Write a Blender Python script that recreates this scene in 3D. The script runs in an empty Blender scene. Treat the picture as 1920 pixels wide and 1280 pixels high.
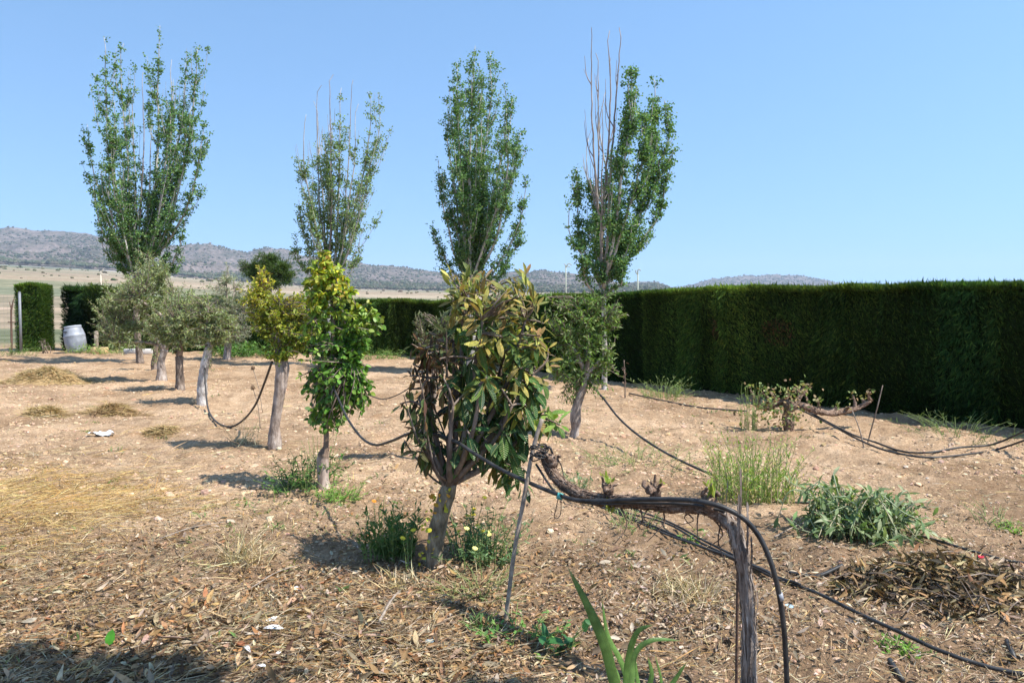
import bpy, math
import numpy as np
from math import radians, sin, cos, pi

# ------------------------------------------------------------------ camera, sky, sun, exposure
scene = bpy.context.scene
COL = scene.collection
EYE = 1.6
FPX = 1400.0                     # focal length in pixels of the 1920 px wide photograph
PITCH = math.atan(65 / FPX)
SUN_EL = radians(56)
SKY_TINT = (0.985, 1.15, 1.13, 1)
SUN_H = np.array([0.92, -0.39]); SUN_H /= np.linalg.norm(SUN_H)

cam_data = bpy.data.cameras.new('camera')
cam = bpy.data.objects.new('camera', cam_data)
COL.objects.link(cam)
cam.location = (0, 0, EYE)
cam.rotation_euler = (pi / 2 - PITCH, 0, 0)
cam_data.sensor_width = 36
cam_data.lens = 36 * FPX / 1920
cam_data.clip_start = 0.05
cam_data.clip_end = 30000
scene.camera = cam

world = bpy.data.worlds.new('World')
scene.world = world
world.use_nodes = True
wn = world.node_tree.nodes; wl = world.node_tree.links
bg = wn['Background']
sky = wn.new('ShaderNodeTexSky')
sky.sky_type = 'NISHITA'
sky.sun_disc = False
sky.sun_elevation = SUN_EL
sky.sun_rotation = math.atan2(SUN_H[0], SUN_H[1])
sky.altitude = 600
sky.air_density = 1.0
sky.dust_density = 0.35
sky.ozone_density = 2.2
# the hazy band low over the horizon is compressed: this sky stays clear blue nearly down to the hills
wtc = wn.new('ShaderNodeTexCoord')
wadd = wn.new('ShaderNodeVectorMath'); wadd.operation = 'ADD'; wadd.inputs[1].default_value = (0, 0, 0.25)
wnor = wn.new('ShaderNodeVectorMath'); wnor.operation = 'NORMALIZE'
wl.new(wtc.outputs['Generated'], wadd.inputs[0]); wl.new(wadd.outputs[0], wnor.inputs[0]); wl.new(wnor.outputs[0], sky.inputs[0])
wtint = wn.new('ShaderNodeMix'); wtint.data_type = 'RGBA'; wtint.blend_type = 'MULTIPLY'; wtint.inputs['Factor'].default_value = 1
wtint.inputs['B'].default_value = SKY_TINT
wl.new(sky.outputs[0], wtint.inputs['A'])
wl.new(wtint.outputs['Result'], bg.inputs[0])
bg.inputs[1].default_value = 0.15

sd = bpy.data.lights.new('sun', 'SUN')
sun = bpy.data.objects.new('sun', sd)
COL.objects.link(sun)
sd.energy = 4.6
sd.angle = radians(0.53)
sd.color = (1.0, 0.955, 0.89)
sun.location = (0, 0, 30)
from mathutils import Vector
sv = Vector((SUN_H[0] * cos(SUN_EL), SUN_H[1] * cos(SUN_EL), sin(SUN_EL)))
sun.rotation_euler = sv.to_track_quat('Z', 'Y').to_euler()

scene.view_settings.view_transform = 'Standard'
scene.view_settings.look = 'None'
scene.view_settings.exposure = 0.86
scene.view_settings.gamma = 1.0
scene.cycles.max_bounces = 6
scene.cycles.transparent_max_bounces = 4
scene.cycles.use_denoising = True

# ------------------------------------------------------------------ numeric helpers
RNG = np.random.default_rng(7)

def vec(*a): return np.array(a, float)

def unit(v):
    v = np.asarray(v, float)
    return v / np.maximum(np.linalg.norm(v, axis=-1, keepdims=True), 1e-9)

def _hash(ix, iy, seed):
    h = (ix.astype(np.int64) * 374761393 + iy.astype(np.int64) * 668265263 + seed * 974711) & 0xFFFFFFFF
    h = ((h ^ (h >> 13)) * 1274126177) & 0xFFFFFFFF
    h = h ^ (h >> 16)
    return (h & 0xFFFFFF) / float(0xFFFFFF)

def vnoise(x, y, seed=0):
    x = np.asarray(x, float); y = np.asarray(y, float)
    ix = np.floor(x); iy = np.floor(y)
    fx = x - ix; fy = y - iy
    fx = fx * fx * (3 - 2 * fx); fy = fy * fy * (3 - 2 * fy)
    a = _hash(ix, iy, seed); b = _hash(ix + 1, iy, seed)
    c = _hash(ix, iy + 1, seed); d = _hash(ix + 1, iy + 1, seed)
    return (a + (b - a) * fx) * (1 - fy) + (c + (d - c) * fx) * fy

def fbm(x, y, octs=4, seed=0, gain=0.5):
    s = 0; a = 1; t = 0
    for o in range(octs):
        s = s + a * (vnoise(x * 2 ** o + 17.3 * o, y * 2 ** o - 9.1 * o, seed + o) - 0.5)
        t += a; a *= gain
    return s / t * 2

def pt(px, py, Y):
    """world point seen at photo pixel (px, py) at depth Y in front of the camera"""
    a = (px - 960) / FPX; b = (640 - py) / FPX
    dy = cos(PITCH) + b * sin(PITCH); dz = -sin(PITCH) + b * cos(PITCH)
    k = Y / dy
    return np.array([a * k, Y, EYE + dz * k])

def gp(px, py):
    """ground point (z = 0) at photo pixel"""
    a = (px - 960) / FPX; b = (640 - py) / FPX
    dy = cos(PITCH) + b * sin(PITCH); dz = -sin(PITCH) + b * cos(PITCH)
    k = -EYE / dz
    return np.array([a * k, dy * k, 0.0])

SLOPE_PX = [-600, 0, 200, 350, 500, 700, 1000, 1500, 2600]
SLOPE_V = [0.062, 0.060, 0.052, 0.042, 0.033, 0.025, 0.021, 0.02, 0.02]

def terrain_far(x, y):
    x = np.asarray(x, float); y = np.asarray(y, float)
    yy = np.maximum(y, 1.0)
    px = 960 + FPX * x / yy
    s = np.interp(px, SLOPE_PX, SLOPE_V)
    d = np.maximum(y - 60.0, 0)
    rise = s * np.where(d < 60, d * d / 120.0, d - 30)
    return rise

MOUNDS = []     # (x, y, radius x, radius y, height)

def ground_h(x, y):
    x = np.asarray(x, float); y = np.asarray(y, float)
    r = np.hypot(x, y)
    near = np.clip((60 - r) / 25, 0, 1)
    h = 0.06 * fbm(x * 0.35, y * 0.35, 2, 3)
    h = h + 0.055 * fbm(x * 1.9, y * 1.9, 3, 11)
    h = h + 0.040 * fbm(x * 7.5, y * 7.5, 4, 23, 0.7)
    for (mx, my, rx, ry, mh) in MOUNDS:
        q = ((x - mx) / rx) ** 2 + ((y - my) / ry) ** 2
        h = h + mh * np.exp(-q)
    return h * near + terrain_far(x, y)

def onground(p, dz=0.0):
    return np.array([p[0], p[1], float(ground_h(p[0], p[1])) + dz])

# ------------------------------------------------------------------ mesh helpers
class MB:
    def __init__(self):
        self.V = []; self.Q = []; self.T = []; self.C = []; self.U = []; self.n = 0
    def add(self, V, Q=None, T=None, col=(1, 1, 1), uv=None):
        V = np.asarray(V, float).reshape(-1, 3)
        m = len(V)
        self.V.append(V)
        if Q is not None and len(Q): self.Q.append(np.asarray(Q, np.int64).reshape(-1, 4) + self.n)
        if T is not None and len(T): self.T.append(np.asarray(T, np.int64).reshape(-1, 3) + self.n)
        c = np.asarray(col, float)
        if c.ndim == 1: c = np.tile(c, (m, 1))
        self.C.append(c)
        u = np.zeros((m, 3))
        if uv is not None: u[:, :2] = uv
        self.U.append(u)
        self.n += m
        return self
    def build(self, name, mat, parent=None, origin=None, smooth=True):
        V = np.concatenate(self.V); C = np.concatenate(self.C); U = np.concatenate(self.U)
        Q = np.concatenate(self.Q) if self.Q else np.zeros((0, 4), np.int64)
        T = np.concatenate(self.T) if self.T else np.zeros((0, 3), np.int64)
        o = None
        if parent is not None:
            root = parent
            while root.parent is not None: root = root.parent
            o = np.array(root['base'][:]) if 'base' in root else np.array(root.location[:])
        elif origin is not None:
            o = np.asarray(origin, float)
        if o is not None: V = V - o
        me = bpy.data.meshes.new(name)
        me.vertices.add(len(V)); me.vertices.foreach_set('co', V.astype(np.float32).ravel())
        nl = len(Q) * 4 + len(T) * 3
        me.loops.add(nl)
        me.loops.foreach_set('vertex_index', np.concatenate([Q.ravel(), T.ravel()]).astype(np.int32))
        me.polygons.add(len(Q) + len(T))
        ls = np.concatenate([np.arange(len(Q)) * 4, len(Q) * 4 + np.arange(len(T)) * 3]).astype(np.int32)
        me.polygons.foreach_set('loop_start', ls)
        me.polygons.foreach_set('use_smooth', np.full(len(Q) + len(T), smooth, bool))
        me.update(calc_edges=True)
        a = me.attributes.new('tint', 'FLOAT_COLOR', 'POINT')
        a.data.foreach_set('color', np.c_[C, np.ones(len(C))].astype(np.float32).ravel())
        b = me.attributes.new('surf', 'FLOAT_VECTOR', 'POINT')
        b.data.foreach_set('vector', U.astype(np.float32).ravel())
        me.materials.append(mat)
        ob = bpy.data.objects.new(name, me)
        COL.objects.link(ob)
        if parent is not None: ob.parent = parent
        elif o is not None: ob.location = o
        return ob

def tag(o, label=None, cat=None, group=None, kind=None):
    if label: o['label'] = label
    if cat: o['category'] = cat
    if group: o['group'] = group
    if kind: o['kind'] = kind
    return o

def thing(name, label, cat, base, group=None):
    o = bpy.data.objects.new(name, None)
    o.empty_display_size = 0.2
    COL.objects.link(o)
    o.location = tuple(float(v) for v in base)
    return tag(o, label, cat, group)

def smooth_path(P, n):
    """Catmull-Rom through the points"""
    P = np.asarray(P, float)
    if len(P) == 2:
        t = np.linspace(0, 1, n)[:, None]
        return P[0] * (1 - t) + P[1] * t
    A = np.vstack([2 * P[0] - P[1], P, 2 * P[-1] - P[-2]])
    t = np.linspace(0, len(P) - 1 - 1e-6, n)
    i = t.astype(int); f = (t - i)[:, None]
    p0, p1, p2, p3 = A[i], A[i + 1], A[i + 2], A[i + 3]
    return 0.5 * (2 * p1 + (p2 - p0) * f + (2 * p0 - 5 * p1 + 4 * p2 - p3) * f ** 2 + (3 * p1 - p0 - 3 * p2 + p3) * f ** 3)

def tube(mb, P, R, sides=8, col=(1, 1, 1), rough=0.0, seed=0, cap=True, flat=None):
    P = np.asarray(P, float); n = len(P)
    R = np.broadcast_to(np.asarray(R, float), (n,)).copy()
    Tn = unit(np.gradient(P, axis=0))
    ref = vec(0, 0, 1) if abs(Tn[0][2]) < 0.9 else vec(1, 0, 0)
    u = unit(np.cross(Tn[0], ref)); U = np.empty((n, 3)); U[0] = u
    for k in range(1, n):
        u = u - Tn[k] * np.dot(u, Tn[k]); u = u / max(np.linalg.norm(u), 1e-9); U[k] = u
    W = np.cross(Tn, U)
    a = np.linspace(0, 2 * pi, sides, endpoint=False)
    L = np.concatenate([[0], np.cumsum(np.linalg.norm(np.diff(P, axis=0), axis=1))])
    rr = R[:, None] * np.ones(sides)
    if rough:
        aa = np.arange(sides)[None, :] * 1.7 + seed * 3.1
        ll = L[:, None] / max(R.max(), 1e-4)
        rr = rr * (1 + rough * 2 * (fbm(aa, ll * 0.45 + np.zeros_like(aa), 2, seed + 5)) + rough * fbm(aa * .7, ll * 1.6 + 0 * aa, 2, seed + 9))
    V = P[:, None, :] + rr[..., None] * (np.cos(a)[None, :, None] * U[:, None, :] + np.sin(a)[None, :, None] * W[:, None, :])
    i = np.arange(n - 1)[:, None] * sides; j = np.arange(sides)[None, :]; j2 = (j + 1) % sides
    Q = np.stack([i + j, i + j2, i + sides + j2, i + sides + j], -1).reshape(-1, 4)
    V = V.reshape(-1, 3); T = None
    uv = np.stack([np.repeat(np.arange(sides)[None] / sides, n, 0).ravel(), np.repeat(L[:, None], sides, 1).ravel()], 1)
    if cap:
        V = np.vstack([V, P[0], P[-1]])
        jj = np.arange(sides); k0 = n * sides
        T = np.vstack([np.stack([np.full(sides, k0), (jj + 1) % sides, jj], 1),
                       np.stack([np.full(sides, k0 + 1), (n - 1) * sides + jj, (n - 1) * sides + (jj + 1) % sides], 1)])
        uv = np.vstack([uv, [0, 0], [0, L[-1]]])
    c = np.asarray(col, float)
    if c.ndim == 2: # per ring
        c = np.repeat(c, sides, 0)
        if cap: c = np.vstack([c, c[:1], c[-1:]])
    mb.add(V, Q, T, c, uv)

def box(mb, c, s, rot=0.0, col=(1, 1, 1), bev=0.0):
    c = np.asarray(c, float); h = np.asarray(s, float) / 2
    b = min(bev, *(h * 0.9)) if bev else 0
    if not b:
        V = np.array([[x, y, z] for z in (-1, 1) for y in (-1, 1) for x in (-1, 1)], float) * h
        Q = [[0, 2, 3, 1], [4, 5, 7, 6], [0, 1, 5, 4], [2, 6, 7, 3], [0, 4, 6, 2], [1, 3, 7, 5]]
    else:
        rings = []
        for z, ins in ((-h[2], b), (-h[2] + b, 0), (h[2] - b, 0), (h[2], b)):
            hx, hy = h[0] - ins, h[1] - ins
            rings.append([[-hx + b, -hy, z], [hx - b, -hy, z], [hx, -hy + b, z], [hx, hy - b, z], [hx - b, hy, z], [-hx + b, hy, z], [-hx, hy - b, z], [-hx, -hy + b, z]])
        V = np.array(rings, float).reshape(-1, 3); Q = []
        for r in range(3):
            for k in range(8):
                Q.append([r * 8 + k, r * 8 + (k + 1) % 8, r * 8 + 8 + (k + 1) % 8, r * 8 + 8 + k])
        for r, fl in ((0, True), (3, False)):
            o = r * 8
            for q in ([0, 1, 2, 3], [0, 3, 4, 7], [4, 5, 6, 7]):
                q = [o + k for k in q]
                Q.append(q[::-1] if fl else q)
    ca, sa = cos(rot), sin(rot)
    M = np.array([[ca, -sa, 0], [sa, ca, 0], [0, 0, 1]])
    mb.add(V @ M.T + c, Q, None, col)

def lathe(mb, prof, sides=24, col=(1, 1, 1), M=None, o=(0, 0, 0)):
    prof = np.asarray(prof, float); n = len(prof)
    a = np.linspace(0, 2 * pi, sides, endpoint=False)
    V = np.stack([prof[:, None, 0] * np.cos(a), prof[:, None, 0] * np.sin(a), np.repeat(prof[:, 1:2], sides, 1)], -1).reshape(-1, 3)
    i = np.arange(n - 1)[:, None] * sides; j = np.arange(sides)[None]; j2 = (j + 1) % sides
    Q = np.stack([i + j, i + j2, i + sides + j2, i + sides + j], -1).reshape(-1, 4)
    if M is not None: V = V @ np.asarray(M).T
    mb.add(V + np.asarray(o, float), Q, None, col)

# leaf templates: u across (-1..1), v along (0..1)
def _tmpl(rows):
    V = []; Q = []; T = []
    idx = []
    for (v, w) in rows:
        if w <= 0.001:
            idx.append([len(V)] * 3); V.append((0, v))
        else:
            idx.append([len(V), len(V) + 1, len(V) + 2]); V += [(-w, v), (0, v), (w, v)]
    for a, b in zip(idx[:-1], idx[1:]):
        for k in (0, 1):
            q = [a[k], a[k + 1], b[k + 1], b[k]]
            s = []
            for e in q:
                if e not in s: s.append(e)
            if len(s) == 4: Q.append(s)
            elif len(s) == 3: T.append(s)
    return np.array(V, float), np.array(Q, np.int64).reshape(-1, 4), np.array(T, np.int64).reshape(-1, 3)

T_DIAMOND = (np.array([(0, 0), (-1, .42), (0, 1), (1, .42)], float), np.zeros((0, 4), np.int64), np.array([[0, 2, 1], [0, 3, 2]]))
T_LEAF = _tmpl([(0, 0), (.22, .72), (.5, 1), (.8, .55), (1, 0)])
T_ROUND = _tmpl([(0, 0), (.14, .7), (.4, 1), (.72, .78), (1, 0)])
T_LONG = _tmpl([(0, .06), (.12, .3), (.28, .68), (.46, .95), (.64, 1), (.8, .78), (.92, .4), (1, 0)])
T_BLADE = _tmpl([(0, .7), (.3, 1), (.6, .8), (.85, .45), (1, 0)])
T_SPRIG = _tmpl([(0, .35), (.45, 1), (1, 0)])

def leaves(mb, P, D, N, L, W, tm, col, fold=0.2, curl=0.2, twist=None):
    P = np.asarray(P, float); n = len(P)
    if n == 0: return
    D = unit(D); S = unit(np.cross(D, N)); Nn = np.cross(S, D)
    TV, Q, T = tm; m = len(TV)
    L = np.broadcast_to(np.asarray(L, float), (n,)); W = np.broadcast_to(np.asarray(W, float), (n,))
    fold = np.broadcast_to(np.asarray(fold, float), (n,)); curl = np.broadcast_to(np.asarray(curl, float), (n,))
    u = TV[:, 0]; v = TV[:, 1]
    V = (P[:, None, :] + D[:, None, :] * (L[:, None] * v)[..., None]
         + S[:, None, :] * (W[:, None] * 0.5 * u)[..., None]
         + Nn[:, None, :] * (fold[:, None] * W[:, None] * 0.5 * np.abs(u) - (curl * L)[:, None] * v ** 2)[..., None])
    off = np.arange(n)[:, None, None] * m
    c = np.asarray(col, float)
    if c.ndim == 1: c = np.tile(c, (n, 1))
    mb.add(V.reshape(-1, 3), (Q[None] + off).reshape(-1, 4) if len(Q) else None, (T[None] + off).reshape(-1, 3) if len(T) else None,
           np.repeat(c, m, 0), np.tile(TV, (n, 1)))

def randdir(rng, n):
    return unit(rng.normal(size=(n, 3)))

def palette(rng, n, cols, w=None, jit=0.15):
    cols = np.asarray(cols, float)
    w = None if w is None else np.asarray(w, float) / np.sum(w)
    c = cols[rng.choice(len(cols), n, p=w)]
    return np.clip(c * (1 + jit * rng.normal(size=(n, 1))) * (1 + 0.05 * rng.normal(size=(n, 3))), 0.005, 0.95)

# ------------------------------------------------------------------ materials
def new_mat(name):
    m = bpy.data.materials.new(name); m.use_nodes = True
    nt = m.node_tree
    return m, nt.nodes, nt.links, nt.nodes['Principled BSDF']

def node(ns, t, **kw):
    n = ns.new(t)
    for k, v in kw.items():
        if k.startswith('i_'): n.inputs[k[2:].replace('_', ' ')].default_value = v
        else: setattr(n, k, v)
    return n

def ramp(ns, stops, interp='LINEAR'):
    r = ns.new('ShaderNodeValToRGB'); r.color_ramp.interpolation = interp
    el = r.color_ramp.elements
    while len(el) > 1: el.remove(el[-1])
    el[0].position = stops[0][0]; el[0].color = (*stops[0][1], 1)
    for p, c in stops[1:]:
        e = el.new(p); e.color = (*c, 1)
    return r

def mix(ns, ls, a, b, fac=0.5, blend='MIX'):
    n = ns.new('ShaderNodeMix'); n.data_type = 'RGBA'; n.blend_type = blend
    for sock, v in ((n.inputs['Factor'], fac), (n.inputs['A'], a), (n.inputs['B'], b)):
        if hasattr(v, 'is_linked') or hasattr(v, 'links'): ls.new(v, sock)
        elif isinstance(v, (int, float)): sock.default_value = v
        else: sock.default_value = (*v, 1)
    return n.outputs['Result']

def leaf_material(name, trans=0.35, rough=0.45, ribs=0.0, spots=0.0, spec=0.4, gain=1.0):
    m, ns, ls, bs = new_mat(name)
    at = node(ns, 'ShaderNodeAttribute', attribute_name='tint')
    geo = ns.new('ShaderNodeTexCoord')
    nz = node(ns, 'ShaderNodeTexNoise', i_Scale=28.0, i_Detail=2.0)
    ls.new(geo.outputs['Object'], nz.inputs['Vector'])
    rp = ramp(ns, [(0.3, (0.72 * gain,) * 3), (0.7, (1.2 * gain, 1.2 * gain, 1.15 * gain))])
    ls.new(nz.outputs['Fac'], rp.inputs[0])
    c = mix(ns, ls, at.outputs['Color'], rp.outputs['Color'], 1.0, 'MULTIPLY')
    if spots:
        n2 = node(ns, 'ShaderNodeTexNoise', i_Scale=45.0, i_Detail=3.0)
        ls.new(geo.outputs['Object'], n2.inputs['Vector'])
        r2 = ramp(ns, [(0.62, (0, 0, 0)), (0.72, (1, 1, 1))])
        ls.new(n2.outputs['Fac'], r2.inputs[0])
        mm = ns.new('ShaderNodeMath'); mm.operation = 'MULTIPLY'; mm.inputs[1].default_value = spots
        ls.new(r2.outputs['Color'], mm.inputs[0])
        c = mix(ns, ls, c, (0.16, 0.085, 0.03), mm.outputs[0])
    if ribs:
        sa = node(ns, 'ShaderNodeAttribute', attribute_name='surf')
        sep = ns.new('ShaderNodeSeparateXYZ'); ls.new(sa.outputs['Vector'], sep.inputs[0])
        ab = node(ns, 'ShaderNodeMath', operation='ABSOLUTE'); ls.new(sep.outputs[0], ab.inputs[0])
        m1 = node(ns, 'ShaderNodeMath', operation='MULTIPLY'); m1.inputs[1].default_value = -0.13; ls.new(ab.outputs[0], m1.inputs[0])
        ad = node(ns, 'ShaderNodeMath', operation='ADD'); ls.new(sep.outputs[1], ad.inputs[0]); ls.new(m1.outputs[0], ad.inputs[1])
        m2 = node(ns, 'ShaderNodeMath', operation='MULTIPLY'); m2.inputs[1].default_value = 2 * pi * 13; ls.new(ad.outputs[0], m2.inputs[0])
        sn = node(ns, 'ShaderNodeMath', operation='SINE'); ls.new(m2.outputs[0], sn.inputs[0])
        r3 = ramp(ns, [(0.0, (0.86, 0.86, 0.86)), (0.8, (1, 1, 1)), (1.0, (1.25, 1.25, 1.1))])
        mp = node(ns, 'ShaderNodeMapRange'); mp.inputs[1].default_value = -1; ls.new(sn.outputs[0], mp.inputs[0])
        ls.new(mp.outputs[0], r3.inputs[0])
        c = mix(ns, ls, c, r3.outputs['Color'], 1.0, 'MULTIPLY')
        lt = node(ns, 'ShaderNodeMath', operation='LESS_THAN'); lt.inputs[1].default_value = 0.07; ls.new(ab.outputs[0], lt.inputs[0])
        c = mix(ns, ls, c, (0.3, 0.33, 0.13), lt.outputs[0])
        bp = node(ns, 'ShaderNodeBump', i_Strength=ribs, i_Distance=0.004)
        ls.new(sn.outputs[0], bp.inputs['Height']); ls.new(bp.outputs[0], bs.inputs['Normal'])
    ls.new(c, bs.inputs['Base Color'])
    bs.inputs['Roughness'].default_value = rough
    bs.inputs['Specular IOR Level'].default_value = spec
    out = ns['Material Output']
    if trans:
        tr = ns.new('ShaderNodeBsdfTranslucent')
        tc = mix(ns, ls, c, (1.1, 1.15, 0.5), 1.0, 'MULTIPLY')
        ls.new(tc, tr.inputs['Color'])
        ms = ns.new('ShaderNodeMixShader'); ms.inputs[0].default_value = trans
        ls.new(bs.outputs[0], ms.inputs[1]); ls.new(tr.outputs[0], ms.inputs[2])
        ls.new(ms.outputs[0], out.inputs['Surface'])
    return m

def bark_material(name, dark, mid, light, scale=18.0, stretch=0.25, bump=0.6, dist=0.01, fibre=False):
    m, ns, ls, bs = new_mat(name)
    tc = ns.new('ShaderNodeTexCoord')
    mp = ns.new('ShaderNodeMapping')
    if fibre:
        sa = node(ns, 'ShaderNodeAttribute', attribute_name='surf')
        # wrap the angle round so that the seam does not show
        sep = ns.new('ShaderNodeSeparateXYZ'); ls.new(sa.outputs['Vector'], sep.inputs[0])
        ls.new(tc.outputs['Object'], mp.inputs['Vector'])
    else:
        ls.new(tc.outputs['Object'], mp.inputs['Vector'])
    mp.inputs['Scale'].default_value = (1, 1, stretch)
    n1 = node(ns, 'ShaderNodeTexNoise', i_Scale=scale, i_Detail=6.0, i_Roughness=0.65)
    n2 = node(ns, 'ShaderNodeTexNoise', i_Scale=scale * 0.22, i_Detail=3.0)
    ls.new(mp.outputs[0], n1.inputs['Vector']); ls.new(tc.outputs['Object'], n2.inputs['Vector'])
    r = ramp(ns, [(0.3, dark), (0.5, mid), (0.68, light)])
    ls.new(n1.outputs['Fac'], r.inputs[0])
    r2 = ramp(ns, [(0.35, (0.7, 0.7, 0.7)), (0.65, (1.1, 1.1, 1.1))])
    ls.new(n2.outputs['Fac'], r2.inputs[0])
    at = node(ns, 'ShaderNodeAttribute', attribute_name='tint')
    c = mix(ns, ls, r.outputs['Color'], r2.outputs['Color'], 1.0, 'MULTIPLY')
    c = mix(ns, ls, c, at.outputs['Color'], 1.0, 'MULTIPLY')
    ls.new(c, bs.inputs['Base Color'])
    bs.inputs['Roughness'].default_value = 0.9
    bs.inputs['Specular IOR Level'].default_value = 0.2
    bp = node(ns, 'ShaderNodeBump', i_Strength=bump, i_Distance=dist)
    ls.new(n1.outputs['Fac'], bp.inputs['Height']); ls.new(bp.outputs[0], bs.inputs['Normal'])
    return m

def plain_material(name, col, rough=0.5, metal=0.0, noise=0.12, scale=20.0, bump=0.0, use_tint=False, spec=0.4):
    m, ns, ls, bs = new_mat(name)
    tc = ns.new('ShaderNodeTexCoord')
    nz = node(ns, 'ShaderNodeTexNoise', i_Scale=scale, i_Detail=5.0)
    ls.new(tc.outputs['Object'], nz.inputs['Vector'])
    r = ramp(ns, [(0.3, (1 - noise,) * 3), (0.7, (1 + noise,) * 3)])
    ls.new(nz.outputs['Fac'], r.inputs[0])
    if use_tint:
        at = node(ns, 'ShaderNodeAttribute', attribute_name='tint')
        c = mix(ns, ls, at.outputs['Color'], r.outputs['Color'], 1.0, 'MULTIPLY')
    else:
        c = mix(ns, ls, col, r.outputs['Color'], 1.0, 'MULTIPLY')
    ls.new(c, bs.inputs['Base Color'])
    bs.inputs['Roughness'].default_value = rough
    bs.inputs['Metallic'].default_value = metal
    bs.inputs['Specular IOR Level'].default_value = spec
    if bump:
        bp = node(ns, 'ShaderNodeBump', i_Strength=bump, i_Distance=0.01)
        ls.new(nz.outputs['Fac'], bp.inputs['Height']); ls.new(bp.outputs[0], bs.inputs['Normal'])
    return m

M_LEAF = leaf_material('leaf', 0.38, 0.55, spec=.25, gain=1.4)
M_GLOSSY = leaf_material('glossy_leaf', 0.34, 0.45, spec=0.35, gain=1.35)
M_POPLEAF = leaf_material('poplar_leaf', 0.4, 0.6, spec=0.25, gain=1.6)
M_LOQUAT = leaf_material('loquat_leaf', 0.22, 0.36, ribs=0.8, spots=0.7, spec=0.45, gain=1.75)
M_DRY = leaf_material('dry_leaf', 0.12, 0.75, spec=0.2)
M_HEDGE = leaf_material('cypress_spray', 0.32, 0.8, spec=0.1)
M_BARK = bark_material('grey_bark', (0.07, 0.05, 0.038), (0.21, 0.16, 0.125), (0.40, 0.33, 0.27), 22, .35, 1.0, .03)
M_PALE = bark_material('pale_bark', (0.14, 0.105, 0.08), (0.37, 0.30, 0.25), (0.56, 0.49, 0.43), 16, 0.4, 1.0, 0.03)
M_WHITE = bark_material('limewashed_bark', (0.17, 0.13, 0.10), (0.5, 0.46, 0.42), (0.72, 0.69, 0.65), 15, 0.5, 1.0, .025)
M_TWIG = bark_material('twig_bark', (0.09, 0.065, 0.05), (0.2, 0.15, 0.115), (0.33, 0.27, 0.22))
M_POPLAR = bark_material('poplar_bark', (0.24, 0.22, 0.19), (0.44, 0.415, 0.37), (0.6, 0.58, 0.53), 9, 0.3, 0.3)
M_DEAD = bark_material('dead_branch_bark', (0.18, 0.145, 0.12), (0.31, 0.26, 0.225), (0.45, 0.4, 0.36), 9, 0.3, 0.3)
M_VINE = bark_material('vine_bark', (0.07, 0.048, 0.036), (0.30, 0.235, 0.19), (0.58, 0.50, 0.43), 60, 0.06, 1.0, 0.02)
M_CORDON = bark_material('cordon_bark', (0.05, 0.032, 0.023), (0.23, 0.15, 0.105), (0.46, 0.35, 0.27), 55, 1.0, 1.0, 0.02)
M_HOSE = plain_material('black_hose', (0.032, 0.031, 0.03), 0.5, 0, 0.75, 14, .15)
M_DUSTY = plain_material('dusty_hose', (0.05, 0.046, 0.042), 0.6, 0, 0.5, 40)
# ------------------------------------------------------------------ the ground: one sheet to the horizon
G_LOQ = gp(815, 1062); G_PEAR = gp(608, 918)
BRUSH = gp(1790, 1120)
MOUNDS += [(G_LOQ[0] + 0.05, G_LOQ[1], 0.35, 0.35, 0.05), (G_PEAR[0], G_PEAR[1], 0.3, 0.3, 0.05),
           (BRUSH[0], BRUSH[1], 0.5, 0.35, 0.05), (gp(1250, 1100)[0], gp(1250, 1100)[1], 0.4, 0.3, 0.04),
           (gp(85, 712)[0], gp(85, 712)[1], 0.5, 0.5, 0.03)]

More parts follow.
